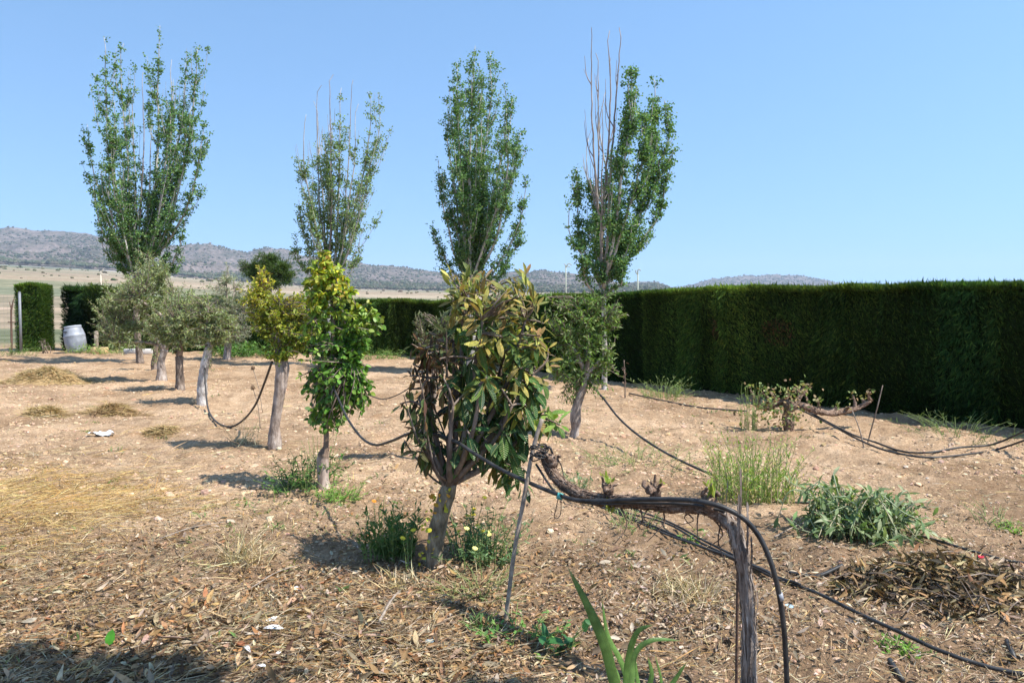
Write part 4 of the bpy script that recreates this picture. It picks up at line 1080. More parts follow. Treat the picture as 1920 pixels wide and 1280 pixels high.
def grape_vine():
    rng = np.random.default_rng(51)
    Yb = 2.97
    base = onground(pt(1404, 1290, Yb)); base[1] = Yb
    root = thing('grape_vine', 'near grape vine with a shaggy grey trunk and one long bent arm to the left', 'vine', base)
    tp = smooth_path([base - vec(0, 0, .06), pt(1404, 1270, Yb), pt(1404, 1180, Yb), pt(1398, 1090, Yb), pt(1386, 1025, Yb), pt(1374, 985, Yb + .02), pt(1352, 962, Yb + .06)], 60)
    mb = MB(); rr = np.interp(np.linspace(0, 1, 60), [0, .2, .55, .8, .9, 1], [.03, .026, .024, .027, .031, .025])
    tube(mb, tp, rr, 22, rough=.22, seed=3); mb.build('trunk', M_VINE, root)
    cp = smooth_path([pt(1378, 985, Yb + .02), pt(1345, 962, Yb + .07), pt(1300, 948, 3.1), pt(1240, 945, 3.22), pt(1180, 940, 3.35), pt(1120, 935, 3.5), pt(1075, 920, 3.62), pt(1045, 897, 3.72), pt(1028, 872, 3.78), pt(1012, 845, 3.84)], 90)
    mb = MB(); rr = np.interp(np.linspace(0, 1, 90), [0, .1, .3, .6, .8, 1], [.032, .028, .026, .022, .023, .019])
    tube(mb, cp, rr, 20, rough=.3, seed=8); mb.build('arm', M_CORDON, root)
    def spur(px, py, Y, h, seed, tall=True):
        r2 = np.random.default_rng(seed); b0 = pt(px, py, Y); mb = MB()
        tube(mb, smooth_path([b0 - vec(0, 0, .02), b0 + vec(.004, 0, .012), b0 + vec(-.006, 0, .03), b0 + vec(.004, 0, .042)], 12), np.interp(np.linspace(0, 1, 12), [0, .3, .6, 1], [.018, .024, .026, .009]), 10, rough=.55, seed=seed)
        tips = []
        for s in ((-1, .9), (1, .7), (.2, 1.15))[:2 + seed % 2]:
            e = b0 + vec(s[0] * r2.uniform(.02, .05), r2.normal(0, .02), h * s[1] * r2.uniform(.7, 1.1)); tips.append(e)
            tube(mb, smooth_path([b0 + vec(s[0] * .008, 0, .022), b0 + vec(s[0] * r2.uniform(.015, .04), r2.normal(0, .01), h * .45), e], 10), np.interp(np.linspace(0, 1, 10), [0, .4, .55, .9, 1], [.011, .0065, .0085, .006, .004]), 8, rough=.4, seed=seed + int(s[1] * 10))
        for k in range(3):
            e = b0 + vec(r2.normal(0, .03), r2.normal(0, .02), .03 + r2.uniform(0, .03)); tube(mb, smooth_path([b0 + vec(0, 0, .02), e], 5), np.linspace(.008, .004, 5), 6, rough=.4)
        s = mb.build('spur', M_CORDON, root)
        mb = MB(); n = 3; e = tips[seed % len(tips)]
        leaves(mb, e + r2.normal(0, .004, (n, 3)), randdir(r2, n) + vec(0, 0, 1.2), randdir(r2, n) + vec(0, -.5, .4), r2.uniform(.015, .032, n), r2.uniform(.008, .016, n), T_LEAF, palette(r2, n, [(.26, .3, .06), (.3, .27, .08)]), .3, .2)
        mb.build('shoot', M_LEAF, s)
    spur(1225, 930, 3.24, .1, 1); spur(1140, 925, 3.43, .09, 2); spur(1330, 945, 3.04, .09, 3); spur(1035, 868, 3.76, .08, 4)
    # hanging bark strips and tendrils
    for k in range(9):
        i = rng.integers(2, 45); a = cp[i] - vec(0, 0, .03); L = rng.uniform(.05, .2)
        mb = MB(); tube(mb, smooth_path([a, a + vec(rng.normal(0, .015), rng.normal(0, .015), -L * .5), a + vec(rng.normal(0, .03), rng.normal(0, .03), -L)], 7), np.linspace(.004, .0015, 7), 4)
        mb.build('bark_strip', M_CORDON, root)
    for k in range(10):
        i = rng.integers(8, 50); a = tp[i]; az = rng.uniform(pi, 2 * pi); o = vec(cos(az), sin(az), 0)
        mb = MB(); L = rng.uniform(.08, .25)
        q = smooth_path([a + o * .034, a + o * .042 + vec(0, 0, L * .5), a + o * .036 + vec(0, 0, L)], 8)
        leaves(mb, q[:-1], np.diff(q, axis=0), np.tile(o, (7, 1)), L / 6, .012, T_BLADE, vec(1, 1, 1), .1, 0)
        mb.build('bark_strip', M_VINE, root)
    # loose shaggy bark peeling off trunk and arm
    for (q, R, n, mat, L0) in ((tp, .0265, 150, M_VINE, .16), (cp, .027, 230, M_CORDON, .1)):
        mb = MB(); m = len(q)
        for k in range(n):
            i = rng.integers(1, m - 14); ln = int(rng.integers(5, 13)); seg = q[i:i + ln]; T = unit(np.gradient(seg, axis=0))
            o = randdir(rng, 1)[0]; S = unit(o - T * (T @ o)[:, None]); t = np.linspace(-1, 1, ln)
            lift = R * rng.uniform(.95, 1.12) + .012 * rng.uniform(0, 1) * np.clip(np.abs(t) - .45, 0, 1) * 2
            P = seg + S * lift[:, None]; W = np.cross(T, S); w = rng.uniform(.0025, .006) * (1 - t ** 2 * .8)
            V = np.stack([P - W * w[:, None], P + S * .002, P + W * w[:, None]], 1).reshape(-1, 3)
            a = np.arange(ln - 1)[:, None] * 3; b = np.arange(2)[None]
            mb.add(V, np.stack([a + b, a + b + 1, a + b + 4, a + b + 3], -1).reshape(-1, 4), None, np.full(3, rng.uniform(.6, 1.35)))
        mb.build('loose_bark', mat, root)
    # small pale green shoots along the arm
    for (px, py, Y, h) in ((1333, 930, 3.02, .09), (1142, 905, 3.42, .05), (1142, 960, 3.42, .08), (1010, 800, 3.84, .06)):
        n = 8; b0 = pt(px, py, Y); mb = MB()
        leaves(mb, b0 + rng.normal(0, .008, (n, 3)), randdir(rng, n) * .6 + vec(0, 0, .9), randdir(rng, n) + vec(0, -.6, .2), rng.uniform(.03, h, n), rng.uniform(.012, .02, n), T_LEAF, palette(rng, n, [(.3, .34, .07), (.2, .27, .05)]), .2, .2)
        mb.build('shoot', M_LEAF, root)
    return root
grape_vine()

M_IRON = plain_material('rusty_iron', (0.14, 0.085, 0.06), .8, .2, .4, 60, .3)
M_CANE = plain_material('weathered_rod', (0.29, 0.235, 0.185), .7, 0, .4, 40, .2)
M_WIRE = plain_material('tie_wire', (0.03, 0.03, 0.03), .5, .3)

def single(mb, name, label, cat, mat, group=None, kind=None, origin=None):
    V = np.concatenate(mb.V); o = origin if origin is not None else np.array([V[:, 0].mean(), V[:, 1].mean(), V[:, 2].min()])
    return tag(mb.build(name, mat, origin=o), label, cat, group, kind)

# leaning stake
sb = gpt(944, 1160); Ys = sb[1]
mb = MB(); q = smooth_path([sb - vec(0, 0, .1), pt(962, 1050, Ys), pt(985, 920, Ys), pt(1000, 840, Ys), pt(1016, 785, Ys)], 24)
st = thing('garden_stake', 'thin grey stake leaning beside the loquat and tied to the near vine arm', 'stake', sb)
tube(mb, q, np.linspace(.0115, .0105, 24), 10, rough=.06, seed=2, col=np.array([np.interp(np.linspace(0, 1, 24), [0, .15, .4, 1], c) for c in ((.6, .9, 1, 1.1), (.45, .8, .95, 1.1), (.35, .75, .9, 1.1))]).T)
mb.build('rod', plain_material('stake_grey', (1, 1, 1), .6, 0, .3, 50, .2, use_tint=True) if False else M_CANE, st)
mb = MB(); c0 = pt(1003, 848, Ys - .005); rng = np.random.default_rng(5)
for k in range(7):
    a = np.linspace(0, 2 * pi, 18); r = .024 + .008 * rng.uniform()
    P = np.stack([c0[0] + .02 + r * 1.6 * np.cos(a), c0[1] + r * np.sin(a), c0[2] + rng.uniform(-.03, .03) + .012 * np.sin(a * 2 + k)], 1)
    tube(mb, P, .0035, 5, cap=False)
tube(mb, smooth_path([c0 + vec(.04, 0, 0), pt(1030, 838, Ys - .02), pt(1036, 850, Ys - .02)], 8), .006, 6)
tube(mb, smooth_path([c0 + vec(.03, 0, 0), pt(1045, 860, Ys), pt(1056, 890, Ys), pt(1050, 915, Ys - .05)], 14), .003, 5)
mb.build('tie', M_WIRE, st)

# rusty rod standing behind the near vine trunk
mb = MB(); rb = onground(pt(1381, 1280, 3.05)); rb[1] = 3.05; rb = onground(rb)
tube(mb, smooth_path([rb - vec(0, 0, .1), pt(1382, 1170, 3.05), pt(1384, 1050, 3.05), pt(1388, 930, 3.05)], 16), .0065, 8, rough=.08)
single(mb, 'iron_rod', 'thin rusty iron rod upright behind the near vine trunk', 'rod', M_IRON)

def hose(label, P, r, n=80, mat=None, name='irrigation_hose', group='black irrigation hoses', sides=10):
    mb = MB(); q = smooth_path(P, n); tube(mb, q, r, sides)
    return mb, q, (lambda: single(mb, name, label, 'hose', mat or M_HOSE, group))
Yp = 6.4
def make_hose(*a, **k):
    mb, q, fin = hose(*a, **k); return fin()

h0 = thing('irrigation_hose', 'thick black hose arching over the near vine and down to the bottom edge', 'hose', gpt(1476, 1300), 'black irrigation hoses')
mb = MB()
P = [onground(pt(1476, 1335, 2.9), .0), pt(1475, 1270, 2.9), pt(1470, 1180, 2.9), pt(1460, 1110, 2.9), pt(1444, 1050, 2.9), pt(1420, 1000, 2.92), pt(1385, 965, 2.94), pt(1330, 943, 2.98), pt(1270, 936, 3.08), pt(1200, 936, 3.2), pt(1130, 939, 3.36), pt(1080, 937, 3.48), pt(1045, 926, 3.6),
     pt(1000, 908, 3.75), pt(940, 880, 3.95), pt(890, 850, 4.15), pt(855, 828, 4.3), pt(810, 812, 4.6), pt(770, 812, 4.85), pt(735, 826, 5.15), pt(705, 834, 5.45), pt(680, 822, 5.75), pt(655, 790, 6.0), pt(638, 755, 6.2), pt(625, 725, 6.35), pt(618, 700, 6.5)]
tube(mb, smooth_path(P, 260), np.concatenate([np.full(150, .0105), np.linspace(.0105, .009, 110)]), 12); mb.build('hose', M_HOSE, h0)
mb = MB(); c = pt(1463, 1118, 2.9); tube(mb, [c - vec(-.004, 0, .014), c + vec(-.003, 0, .014)], .012, 12); b = mb.build('joint', plain_material('clear_joint', (.3, .31, .33), .45), h0)
mb = MB(); c = pt(1050, 930, 3.58); tube(mb, [c - vec(.014, 0, -.004), c + vec(.014, 0, -.004)], .0165, 10); tube(mb, smooth_path([c + vec(0, -.015, .01), c + vec(0, -.02, .02), c + vec(.012, -.02, .012)], 6), .004, 5)
b = mb.build('clip', plain_material('teal_plastic', (.08, .34, .3), .35), h0); b['label'] = 'teal plastic clip'
mb = MB(); tube(mb, smooth_path([c + vec(-.01, -.01, -.01), c + vec(-.02, -.01, -.06), c + vec(-.028, 0, -.1), c + vec(-.012, 0, -.108), c + vec(.004, 0, -.08), c + vec(.004, -.01, -.01)], 24), .0022, 5); mb.build('wire_loop', M_WIRE, h0)

make_hose('thin black pipe running along under the near vine arm beside the arched hose', [pt(1360, 958, 3.0), pt(1300, 946, 3.06), pt(1200, 943, 3.22), pt(1120, 944, 3.38), pt(1060, 934, 3.55), pt(1035, 915, 3.68), pt(1005, 870, 3.8)], .006, 90)
def gline(pts, lift=.03): return [gpt(x, y, lift) for x, y in pts]
for k, (o, lab, end) in enumerate(((0, 'longest black pipe on the soil, from behind the near vine to bottom right', True), (7, 'black pipe on the soil just above the long one, fading out behind the near vine', False), (13, 'uppermost black pipe of the bundle on the soil behind the near vine', False), (-6, 'lowest black pipe of the bundle on the soil behind the near vine', False))):
    pts = [(1060, 925 - o), (1110, 945 - o), (1170, 968 - o), (1250, 1000 - o), (1320, 1030 - o * .8), (1400, 1060 - o * .5), (1450, 1080 - o * .3)]
    if end: pts += [(1530, 1122), (1610, 1165), (1690, 1205), (1760, 1230), (1850, 1255), (1960, 1280)]
    elif k == 1: pts += [(1500, 1108)]
    make_hose(lab, gline(pts, .032 + .004 * k), .0095 if end else .0075, 120 if end else 50)
make_hose('black pipe lying on the soil between the near vine and the brush pile', gline([(1480, 1072), (1530, 1080), (1580, 1076)], .02), .012, 24)
make_hose('black pipe entering the sprawling grey green plant from the left', gline([(1440, 938), (1490, 940), (1560, 945)], .02), .008, 24)
make_hose('black pipe coming out of the sprawling grey green plant towards the right edge', gline([(1700, 1000), (1760, 1018), (1820, 1032), (1900, 1050), (1960, 1060)], .015), .009, 30)
mb, q, fin = hose('black pipe slanting from the tree right of the loquat down to the soil', [pt(1108, 722, 9.0), pt(1130, 745, 8.8), pt(1160, 783, 8.4), pt(1200, 818, 8.0), pt(1260, 855, 7.5), gpt(1335, 890, .02), gpt(1372, 900, .012)], .012, 60); fin()
make_hose('brown black hose sagging between the lime washed olive and the yellowing tree', [pt(384, 690, 12.2), pt(385, 720, 12.0), pt(390, 765, 11.4), gpt(404, 794, .03), gpt(430, 800, .02), pt(455, 788, 9.6), pt(478, 760, 9.0), pt(495, 720, 8.6), pt(510, 678, 8.25)], .013, 70, M_DUSTY)
make_hose('upper black hose drooping from the old vine to the right edge', [pt(1505, 765, 10.0), pt(1560, 795, 9.3), pt(1600, 815, 8.8), gpt(1640, 832, .05), gpt(1690, 844, .03), gpt(1740, 849, .03), gpt(1800, 846, .03), pt(1860, 833, 8.3), pt(1920, 808, 7.9), pt(1980, 775, 7.6)], .011, 70)
make_hose('lower black hose drooping below its twin near the right edge', [pt(1510, 772, 9.9), pt(1565, 800, 9.2), pt(1610, 824, 8.7), gpt(1665, 846, .05), gpt(1740, 857, .03), gpt(1820, 853, .03), pt(1870, 842, 8.2), pt(1930, 822, 7.8), pt(1990, 800, 7.5)], .011, 70)
make_hose('thin old wire sagging at the left of the loquat, over bare soil', [pt(690, 740, 8.4), pt(720, 748, 8.2), pt(755, 735, 8.0), pt(785, 712, 7.7)], .006, 24, M_DUSTY)
make_hose('thin black pipe along the foot of the long hedge, by the tall grass', [gpt(1180, 742, .02), gpt(1240, 755, .02), gpt(1310, 768, .02), gpt(1400, 775, .02)], .012, 40, M_DUSTY)

# ------------------------------------------------------------------ old gnarled vine by the hedge
def old_vine():
    rng = np.random.default_rng(61)
    b = onground(gp(1480, 806)); Y = b[1]
    root = thing('grape_vine', 'old gnarled stumpy vine before the long hedge with a thick arm to the right', 'vine', b)
    mb = MB(); q = smooth_path([b - vec(0, 0, .05), pt(1478, 785, Y), pt(1480, 768, Y), pt(1488, 755, Y)], 20)
    tube(mb, q, np.interp(np.linspace(0, 1, 20), [0, .5, .8, 1], [.075, .06, .08, .07]), 14, rough=.3, seed=1); mb.build('trunk', M_CORDON, root)
    arms = [[(1488, 757, 0), (1515, 763, -.05), (1545, 774, 0), (1580, 772, .05), (1610, 763, .1), (1632, 752, .1)], [(1485, 757, 0), (1465, 755, .1), (1440, 765, .15), (1415, 758, .2)], [(1482, 762, 0), (1496, 750, .15), (1500, 738, .2)]]
    rad = [(.045, .028), (.04, .022), (.045, .02)]
    for k, A in enumerate(arms):
        q = smooth_path([pt(x, y, Y + d) for x, y, d in A], 30); mb = MB()
        tube(mb, q, np.linspace(*rad[k], 30), 12, rough=.32, seed=k + 4); mb.build('arm', M_CORDON, root)
        for j in range(7 if k < 2 else 4):
            i = 29 - int(j * 3.9); a = q[i]; mb = MB()
            e = a + vec(rng.normal(0, .06), rng.normal(0, .06), rng.uniform(.07, .2))
            tube(mb, smooth_path([a, a + (e - a) * .5 + vec(rng.normal(0, .02), 0, .02), e], 8), np.linspace(.022, .01, 8), 7, rough=.4, seed=j)
            s = mb.build('spur', M_CORDON, root)
            n = rng.integers(4, 12); mb = MB()
            leaves(mb, e + rng.normal(0, .035, (n, 3)), randdir(rng, n) + vec(0, 0, .3), randdir(rng, n) + vec(0, 0, .8), rng.uniform(.03, .06, n), rng.uniform(.02, .045, n), T_ROUND, palette(rng, n, [(.14, .19, .06), (.22, .25, .1), (.3, .32, .14), (.3, .22, .12)]), .2, .3)
            mb.build('shoot', M_LEAF, s)
    n = 420; mb = MB(); c = pt(1462, 768, Y)
    P = c + rng.normal(0, 1, (n, 3)) * vec(.2, .14, .15)
    leaves(mb, P, randdir(rng, n) + vec(0, 0, .4), randdir(rng, n) + vec(0, -.3, .6), rng.uniform(.03, .06, n), rng.uniform(.02, .04, n), T_ROUND, palette(rng, n, [(.1, .16, .05), (.17, .22, .08), (.24, .27, .12), (.3, .2, .11), (.2, .13, .08)]), .2, .3)
    mb.build('foliage', M_LEAF, root)
old_vine()
for (a, b_, lab) in (((1622, 832), (1598, 770), 'pale thin stick propped under the arm of the old gnarled vine'), ((1625, 825), (1655, 722), 'taller thin twig standing at the end of the old gnarled vine')):
    g = gpt(*a); mb = MB(); tube(mb, smooth_path([g - vec(0, 0, .04), (g + pt(*b_, g[1])) / 2 + vec(.01, 0, 0), pt(*b_, g[1])], 10), np.linspace(.009, .006, 10), 6, rough=.1)
    single(mb, 'stick', lab, 'stick', M_CANE if b_[0] == 1598 else M_TWIG, 'sticks')
g = gpt(1172, 750); mb = MB(); tube(mb, smooth_path([g - vec(0, 0, .04), pt(1172, 710, g[1]), pt(1170, 675, g[1])], 10), np.linspace(.012, .008, 10), 6, rough=.2)
rng = np.random.default_rng(9); leaves(mb, pt(1172, 700, g[1]) + rng.normal(0, .05, (14, 3)) * vec(.7, .7, 1.6), randdir(rng, 14), randdir(rng, 14), .06, .03, T_LEAF, (1, .9, .8), .4, .3)
single(mb, 'dead_sapling', 'dead upright sapling with withered leaves beside the white poplar trunk', 'sapling', M_TWIG)

# ------------------------------------------------------------------ far left corner: barrel, posts, kerb, fence
def barrel():
    bx = onground(pt(145, 658, 26.2)); bx[1] = 26.2; bx = onground(bx)
    root = thing('barrel', 'pale grey plastic barrel leaning in front of the dark shrub at far left', 'barrel', bx)
    t = radians(-9); M = np.array([[cos(t), 0, sin(t)], [0, 1, 0], [-sin(t), 0, cos(t)]])
    prof = [(0, .0), (.30, .0), (.325, .03), (.35, .12), (.372, .24), (.378, .255), (.378, .285), (.384, .30), (.39, .45), (.385, .56), (.391, .575), (.391, .605), (.378, .62), (.36, .72), (.33, .82), (.30, .87), (.285, .885), (.275, .888)]
    mb = MB(); lathe(mb, [(r * .88, z) for r, z in prof], 36, M=M, o=bx); mb.build('body', plain_material('grey_plastic', (.27, .29, .325), .5, 0, .3, 5), root)
    mb = MB(); lathe(mb, [(.24, .875), (.27, .876), (.274, .885), (.274, .93), (.268, .94), (.26, .942), (.22, .93), (0, .93)], 36, M=M, o=bx); mb.build('lid', plain_material('lid_plastic', (.36, .39, .43), .45), root)
    mb = MB(); c = bx + M @ vec(-.12, -.305, .755); box(mb, c, (.16, .05, .05), 0.0, bev=.015); mb.build('handle_shade', plain_material('recess_shade', (.04, .045, .055), .7), root)  # dark block paints the shade inside the handle opening
barrel()
M_WOOD = plain_material('grey_wood', (.32, .26, .2), .85, 0, .35, 12, .4)
g = onground(pt(181, 650, 26.6)); g[1] = 26.6; g = onground(g); mb = MB()
box(mb, g + vec(0, 0, .35), (.13, .1, .74), .2, bev=.015); single(mb, 'wooden_post', 'short grey wooden post right of the barrel, before the dark shrub', 'post', M_WOOD)
g = onground([pt(187, 655, 25.9)[0], 25.9]); mb = MB(); box(mb, g + vec(0, 0, .1), (.52, .26, .24), .05, bev=.02)
single(mb, 'stone_block', 'yellowish stone block on the ground below the wooden post', 'stone block', plain_material('sandstone', (.56, .38, .2), .9, 0, .2, 14, .4))
g = onground([pt(262, 660, 25.0)[0], 25.0]); mb = MB(); box(mb, g + vec(0, 0, .06), (1.0, .25, .2), -.06, bev=.02)
single(mb, 'kerb_stone', 'low pale concrete kerb behind the largest olive tree', 'kerb', plain_material('concrete', (.5, .46, .42), .9, 0, .15, 10, .3))
def fence():
    Yf = 26.7; x1 = pt(38, 600, Yf)[0]; b = onground([x1, Yf])
    root = thing('wire_fence', 'wire mesh fence with a grey steel post at the left edge beside the hedge block', 'fence', b)
    mb = MB(); tube(mb, [b - vec(0, 0, .1), b + vec(0, 0, 2.15)], .045, 12); tube(mb, [b + vec(0, 0, 2.15), b + vec(0, 0, 2.18)], [.05, .03], 12); mb.build('post', plain_material('galvanised_steel', (.2, .21, .22), .6, .3), root)
    b2 = onground([x1 - 2.6, Yf]); mb = MB(); tube(mb, [b2 - vec(0, 0, .1), b2 + vec(0, 0, 2.1)], .04, 12); mb.build('post', bpy.data.materials['galvanised_steel'], root)
    mb = MB()
    for k in range(14): z = .1 + k * .145; tube(mb, [b + vec(-2.6, 0, z), b + vec(0, 0, z)], .0022, 4, cap=False)
    for k in range(19): x = -2.6 + k * 2.6 / 18; tube(mb, [b + vec(x, 0, .05), b + vec(x, 0, 2.05)], .0022, 4, cap=False)
    mb.build('wire_mesh', plain_material('fence_wire', (.25, .26, .26), .5, .5), root)
fence()
g = onground([pt(21, 640, 25.5)[0], 25.5]); mb = MB()
tube(mb, smooth_path([g - vec(0, 0, .1), pt(21, 600, 25.5), pt(22, 575, 25.5), pt(26, 560, 25.5)], 12), [.03] * 8 + [.025, .02, .018, .014], 7, rough=.2)
tube(mb, smooth_path([pt(21, 580, 25.5), pt(18, 566, 25.5)], 5), .014, 6); tube(mb, smooth_path([pt(15, 604, 25.5), pt(29, 604, 25.5)], 5), .02, 6)
single(mb, 'iron_post', 'rusty iron post with a cross bar at the far left edge', 'post', M_IRON)

def shrub(name, label, px, py, Y, rx, ry, rz, n, cols, lf, asp, seed, mat=None, cat='shrub', group=None, stems=9, tmpl=None):
    rng = np.random.default_rng(seed)
    c = pt(px, py, Y); b = onground([c[0], Y]); root = thing(name, label, cat, b, group)
    R = vec(rx / FPX * Y, rz / FPX * Y, ry / FPX * Y)
    tw = MB(); P = []
    k = max(8, n // 45)
    d = randdir(rng, k) * rng.uniform(.25, 1.0, (k, 1)) ** .6
    tips = c + d * R; tips[:, 2] = np.maximum(tips[:, 2], b[2] + .05)
    for t in tips:
        q = curve_between(b + rng.normal(0, .06, 3) * vec(1, 1, 0), t, rng, 7, .05, .08); tube(tw, q, np.linspace(.018, .004, 7), 5, cap=False)
        m = max(4, n // k); f = rng.uniform(.45, 1, m) * 5.99; i = f.astype(int); fr = (f - i)[:, None]
        P.append(q[i] * (1 - fr) + q[i + 1] * fr + rng.normal(0, .11 * R.mean(), (m, 3)))
    tw.build('stems', M_TWIG, root)
    P = np.concatenate(P); N = len(P); P[:, 2] = np.maximum(P[:, 2], b[2] + .01)
    L = rng.uniform(.6, 1.2, N) * lf
    fol = MB(); leaves(fol, P, randdir(rng, N) + vec(0, 0, .2), randdir(rng, N) + vec(0, 0, .6), L, L * asp, tmpl or T_DIAMOND, palette(rng, N, cols), rng.uniform(0, .4, N), .15)
    fol.build('foliage', mat or M_LEAF, root)
    return root
GREENS = [(.07, .15, .03), (.1, .19, .04), (.05, .11, .03)]
shrub('dry_shrub', 'grey dead looking brushwood at the foot of the square hedge block', 85, 640, 26.2, 18, 18, 16, 120, [(.3, .25, .2), (.2, .17, .13)], .08, .2, 73, M_DRY)

def pole(label, px, top, Y, arms, r, mat):
    b = onground([pt(px, 560, Y)[0], Y]); t = pt(px, top, Y); root = thing('lamp_pole', label, 'pole', b, 'far poles above the hedges')
    mb = MB(); tube(mb, [b - vec(0, 0, .2), t], [r, r * .75], 8); mb.build('pole', mat, root)
    for A in arms:
        mb = MB(); tube(mb, smooth_path([t - vec(0, 0, r)] + [pt(px + x, top + y, Y) for x, y in A], 10), np.linspace(r * .8, r * .5, 10), 7); mb.build('arm', mat, root)
M_POLE = plain_material('pole_paint', (.34, .36, .28), .7)
pole('slender pole with two drooping arms above the hedge corner, left of the white trunked poplar', 1061, 500, 70, [[(-1.5, -4), (-4, -5)], [(4, -5), (8, -5), (11, -2)], [(3, -1), (8, 1)]], .07, M_POLE)
pole('pole with a short hooked top above the long hedge, right of the white trunked poplar', 1196, 512, 60, [[(0, -5), (3, -7), (5, -4)], [(-3, 0), (-4, -4), (-4, -6)]], .07, M_POLE)
pole('pale bare pole with a small fork behind the largest olive tree', 189, 512, 60, [[(2, -4), (5, -8)], [(-1, -4)], [(4, 2), (14, 4)]], .06, plain_material('pale_pole', (.55, .48, .38), .8))

# ------------------------------------------------------------------ herbs, grasses, iris
def herb(name, label, base, h, spread, stems, cols, seed, leaf=.03, asp=.35, per=9, lean=.5, cat='weed', mat=None, tmpl=None, group=None, flowers=0, fcol=(.75, .62, .06), stemcol=(.2, .26, .08), upd=.4, dry=None, bare=.12):
    rng = np.random.default_rng(seed); base = onground(base); root = thing(name, label, cat, base, group)
    st = MB(); fol = MB(); tips = []
    for k in range(stems):
        az = rng.uniform(0, 2 * pi); rr = spread * rng.uniform(.02, .5) ** .8; b = base + vec(cos(az) * rr, sin(az) * rr, 0); b = onground(b, -.01)
        hh = h * rng.uniform(.25, 1.08); o = vec(cos(az), sin(az), 0) * spread * lean * rng.uniform(.2, 1) + rng.normal(0, .12 * spread, 3) * vec(1, 1, 0)
        q = smooth_path([b, b + o * .3 + vec(0, 0, hh * .55), b + o + vec(0, 0, hh)], 8)
        isdry = dry is not None and rng.uniform() < .25
        tube(st, q, np.linspace(.0032, .0014, 8), 4, col=(.42, .34, .2) if isdry else stemcol, cap=False); tips.append(q[-1])
        m = int(per * rng.uniform(.7, 1.3)); f = rng.uniform(bare, 1, m) * 6.99; i = f.astype(int); fr = (f - i)[:, None]
        P = q[i] * (1 - fr) + q[i + 1] * fr
        D = randdir(rng, m) * vec(1, 1, .5) + vec(0, 0, upd); L = leaf * rng.uniform(.5, 1.25, m)
        leaves(fol, P, D, randdir(rng, m) * .6 + vec(0, 0, 1), L, L * asp, tmpl or T_LEAF, palette(rng, m, dry if isdry else cols), rng.uniform(0, .4, m), rng.uniform(0, .4, m))
    st.build('stems', M_STEM, root); fol.build('foliage', mat or M_LEAF, root)
    for k in range(flowers):
        t = tips[k % len(tips)]; mb = MB(); n = 9; a = np.arange(n) * 2 * pi / n; ax = unit(vec(rng.normal(0, .3), -.4, 1))
        s1 = unit(np.cross(ax, vec(1, 0, .1))); s2 = np.cross(ax, s1)
        leaves(mb, np.tile(t + vec(0, 0, .005), (n, 1)), np.cos(a)[:, None] * s1 + np.sin(a)[:, None] * s2 + ax * .25, np.tile(ax, (n, 1)), .02, .01, T_ROUND, vec(*fcol), .1, .1)
        mb.build('flower', M_LEAF, root)
    return root
M_STEM = plain_material('plant_stem', (1, 1, 1), .7, 0, .2, 30, 0, use_tint=True)
GW = 'weeds growing in the garden'
DRYC = [(.4, .31, .16), (.32, .23, .12)]
herb('weed_plant', 'dense leafy green weeds around the foot of the pear tree, on its left', gp(570, 915), .34, .5, 80, GREENS, 301, .04, .4, 13, .35, group=GW)
herb('weed_plant', 'bright low green weed at the right foot of the pear tree', gp(632, 935), .17, .32, 60, [(.13, .24, .04), (.17, .28, .06)], 302, .03, .35, 12, .4, group=GW)
herb('weed_plant', 'wiry half dry weed stalks just behind the foot of the pear tree', gp(595, 885), .5, .25, 14, [(.2, .2, .06), (.3, .25, .1)], 303, .02, .3, 6, .4, dry=DRYC, group=GW)
herb('weed_plant', 'upright dark green herbs left of the loquat trunk', gp(730, 1035), .34, .3, 70, [(.06, .12, .03), (.1, .16, .05), (.18, .21, .07)], 304, .05, .28, 18, .25, upd=.9, group=GW)
herb('weed_plant', 'grey green feathery weed with pale yellow flowers right of the loquat trunk', gp(905, 1052), .32, .34, 90, [(.09, .15, .06), (.12, .19, .08), (.07, .12, .05)], 305, .04, .28, 16, .5, flowers=7, fcol=(.75, .68, .25), group=GW)
herb('weed_plant', 'thin stalks with a cluster of yellow flowers against the loquat trunk', gp(868, 1030), .34, .15, 14, [(.12, .15, .05), (.4, .36, .05)], 306, .025, .4, 7, .5, flowers=9, group=GW)
herb('weed_plant', 'single yellow flowered stalk in the shade left of the loquat trunk', gp(768, 1062), .28, .06, 4, [(.1, .15, .04)], 307, .03, .3, 6, .3, flowers=2, group=GW)
herb('weed_plant', 'orange flowered sprig behind the dark herbs left of the loquat', gp(708, 1000), .3, .08, 4, [(.1, .15, .04)], 308, .03, .25, 7, .3, flowers=1, fcol=(.6, .2, .02), group=GW)
herb('weed_plant', 'low half dry green and straw coloured weed between loquat trunk and stake', gp(895, 1102), .12, .4, 60, [(.12, .16, .06), (.25, .23, .1), (.3, .26, .14)], 309, .03, .2, 10, .5, dry=DRYC, group=GW)
herb('weed_plant', 'tall feathery light green weed behind the near vine', gp(1415, 935),   .56, .58, 180, [(.19, .28, .06), (.25, .33, .08), (.14, .22, .05)], 311, .042, .2, 22, .3, upd=1.0, dry=[(.36, .33, .14)], group=GW, bare=.03)
herb('weed_plant', 'pale sprawling low weed in bare soil behind the near vine arm', gp(1205, 868), .18, 1.0, 80, [(.15, .21, .07), (.2, .24, .1)], 312, .035, .22, 9, .3, dry=DRYC, group=GW)
herb('weed_plant', 'small grey green weed tucked behind the end of the near vine arm', gp(1082, 912), .16, .25, 30, [(.14, .2, .11), (.1, .15, .08)], 313, .04, .35, 8, .5, group=GW)
herb('weed_plant', 'thin pale weed growing through the pipe bundle', gp(1180, 985), .16, .35, 36, [(.2, .24, .12), (.14, .2, .06)], 314, .03, .25, 8, .4, dry=DRYC, group=GW)
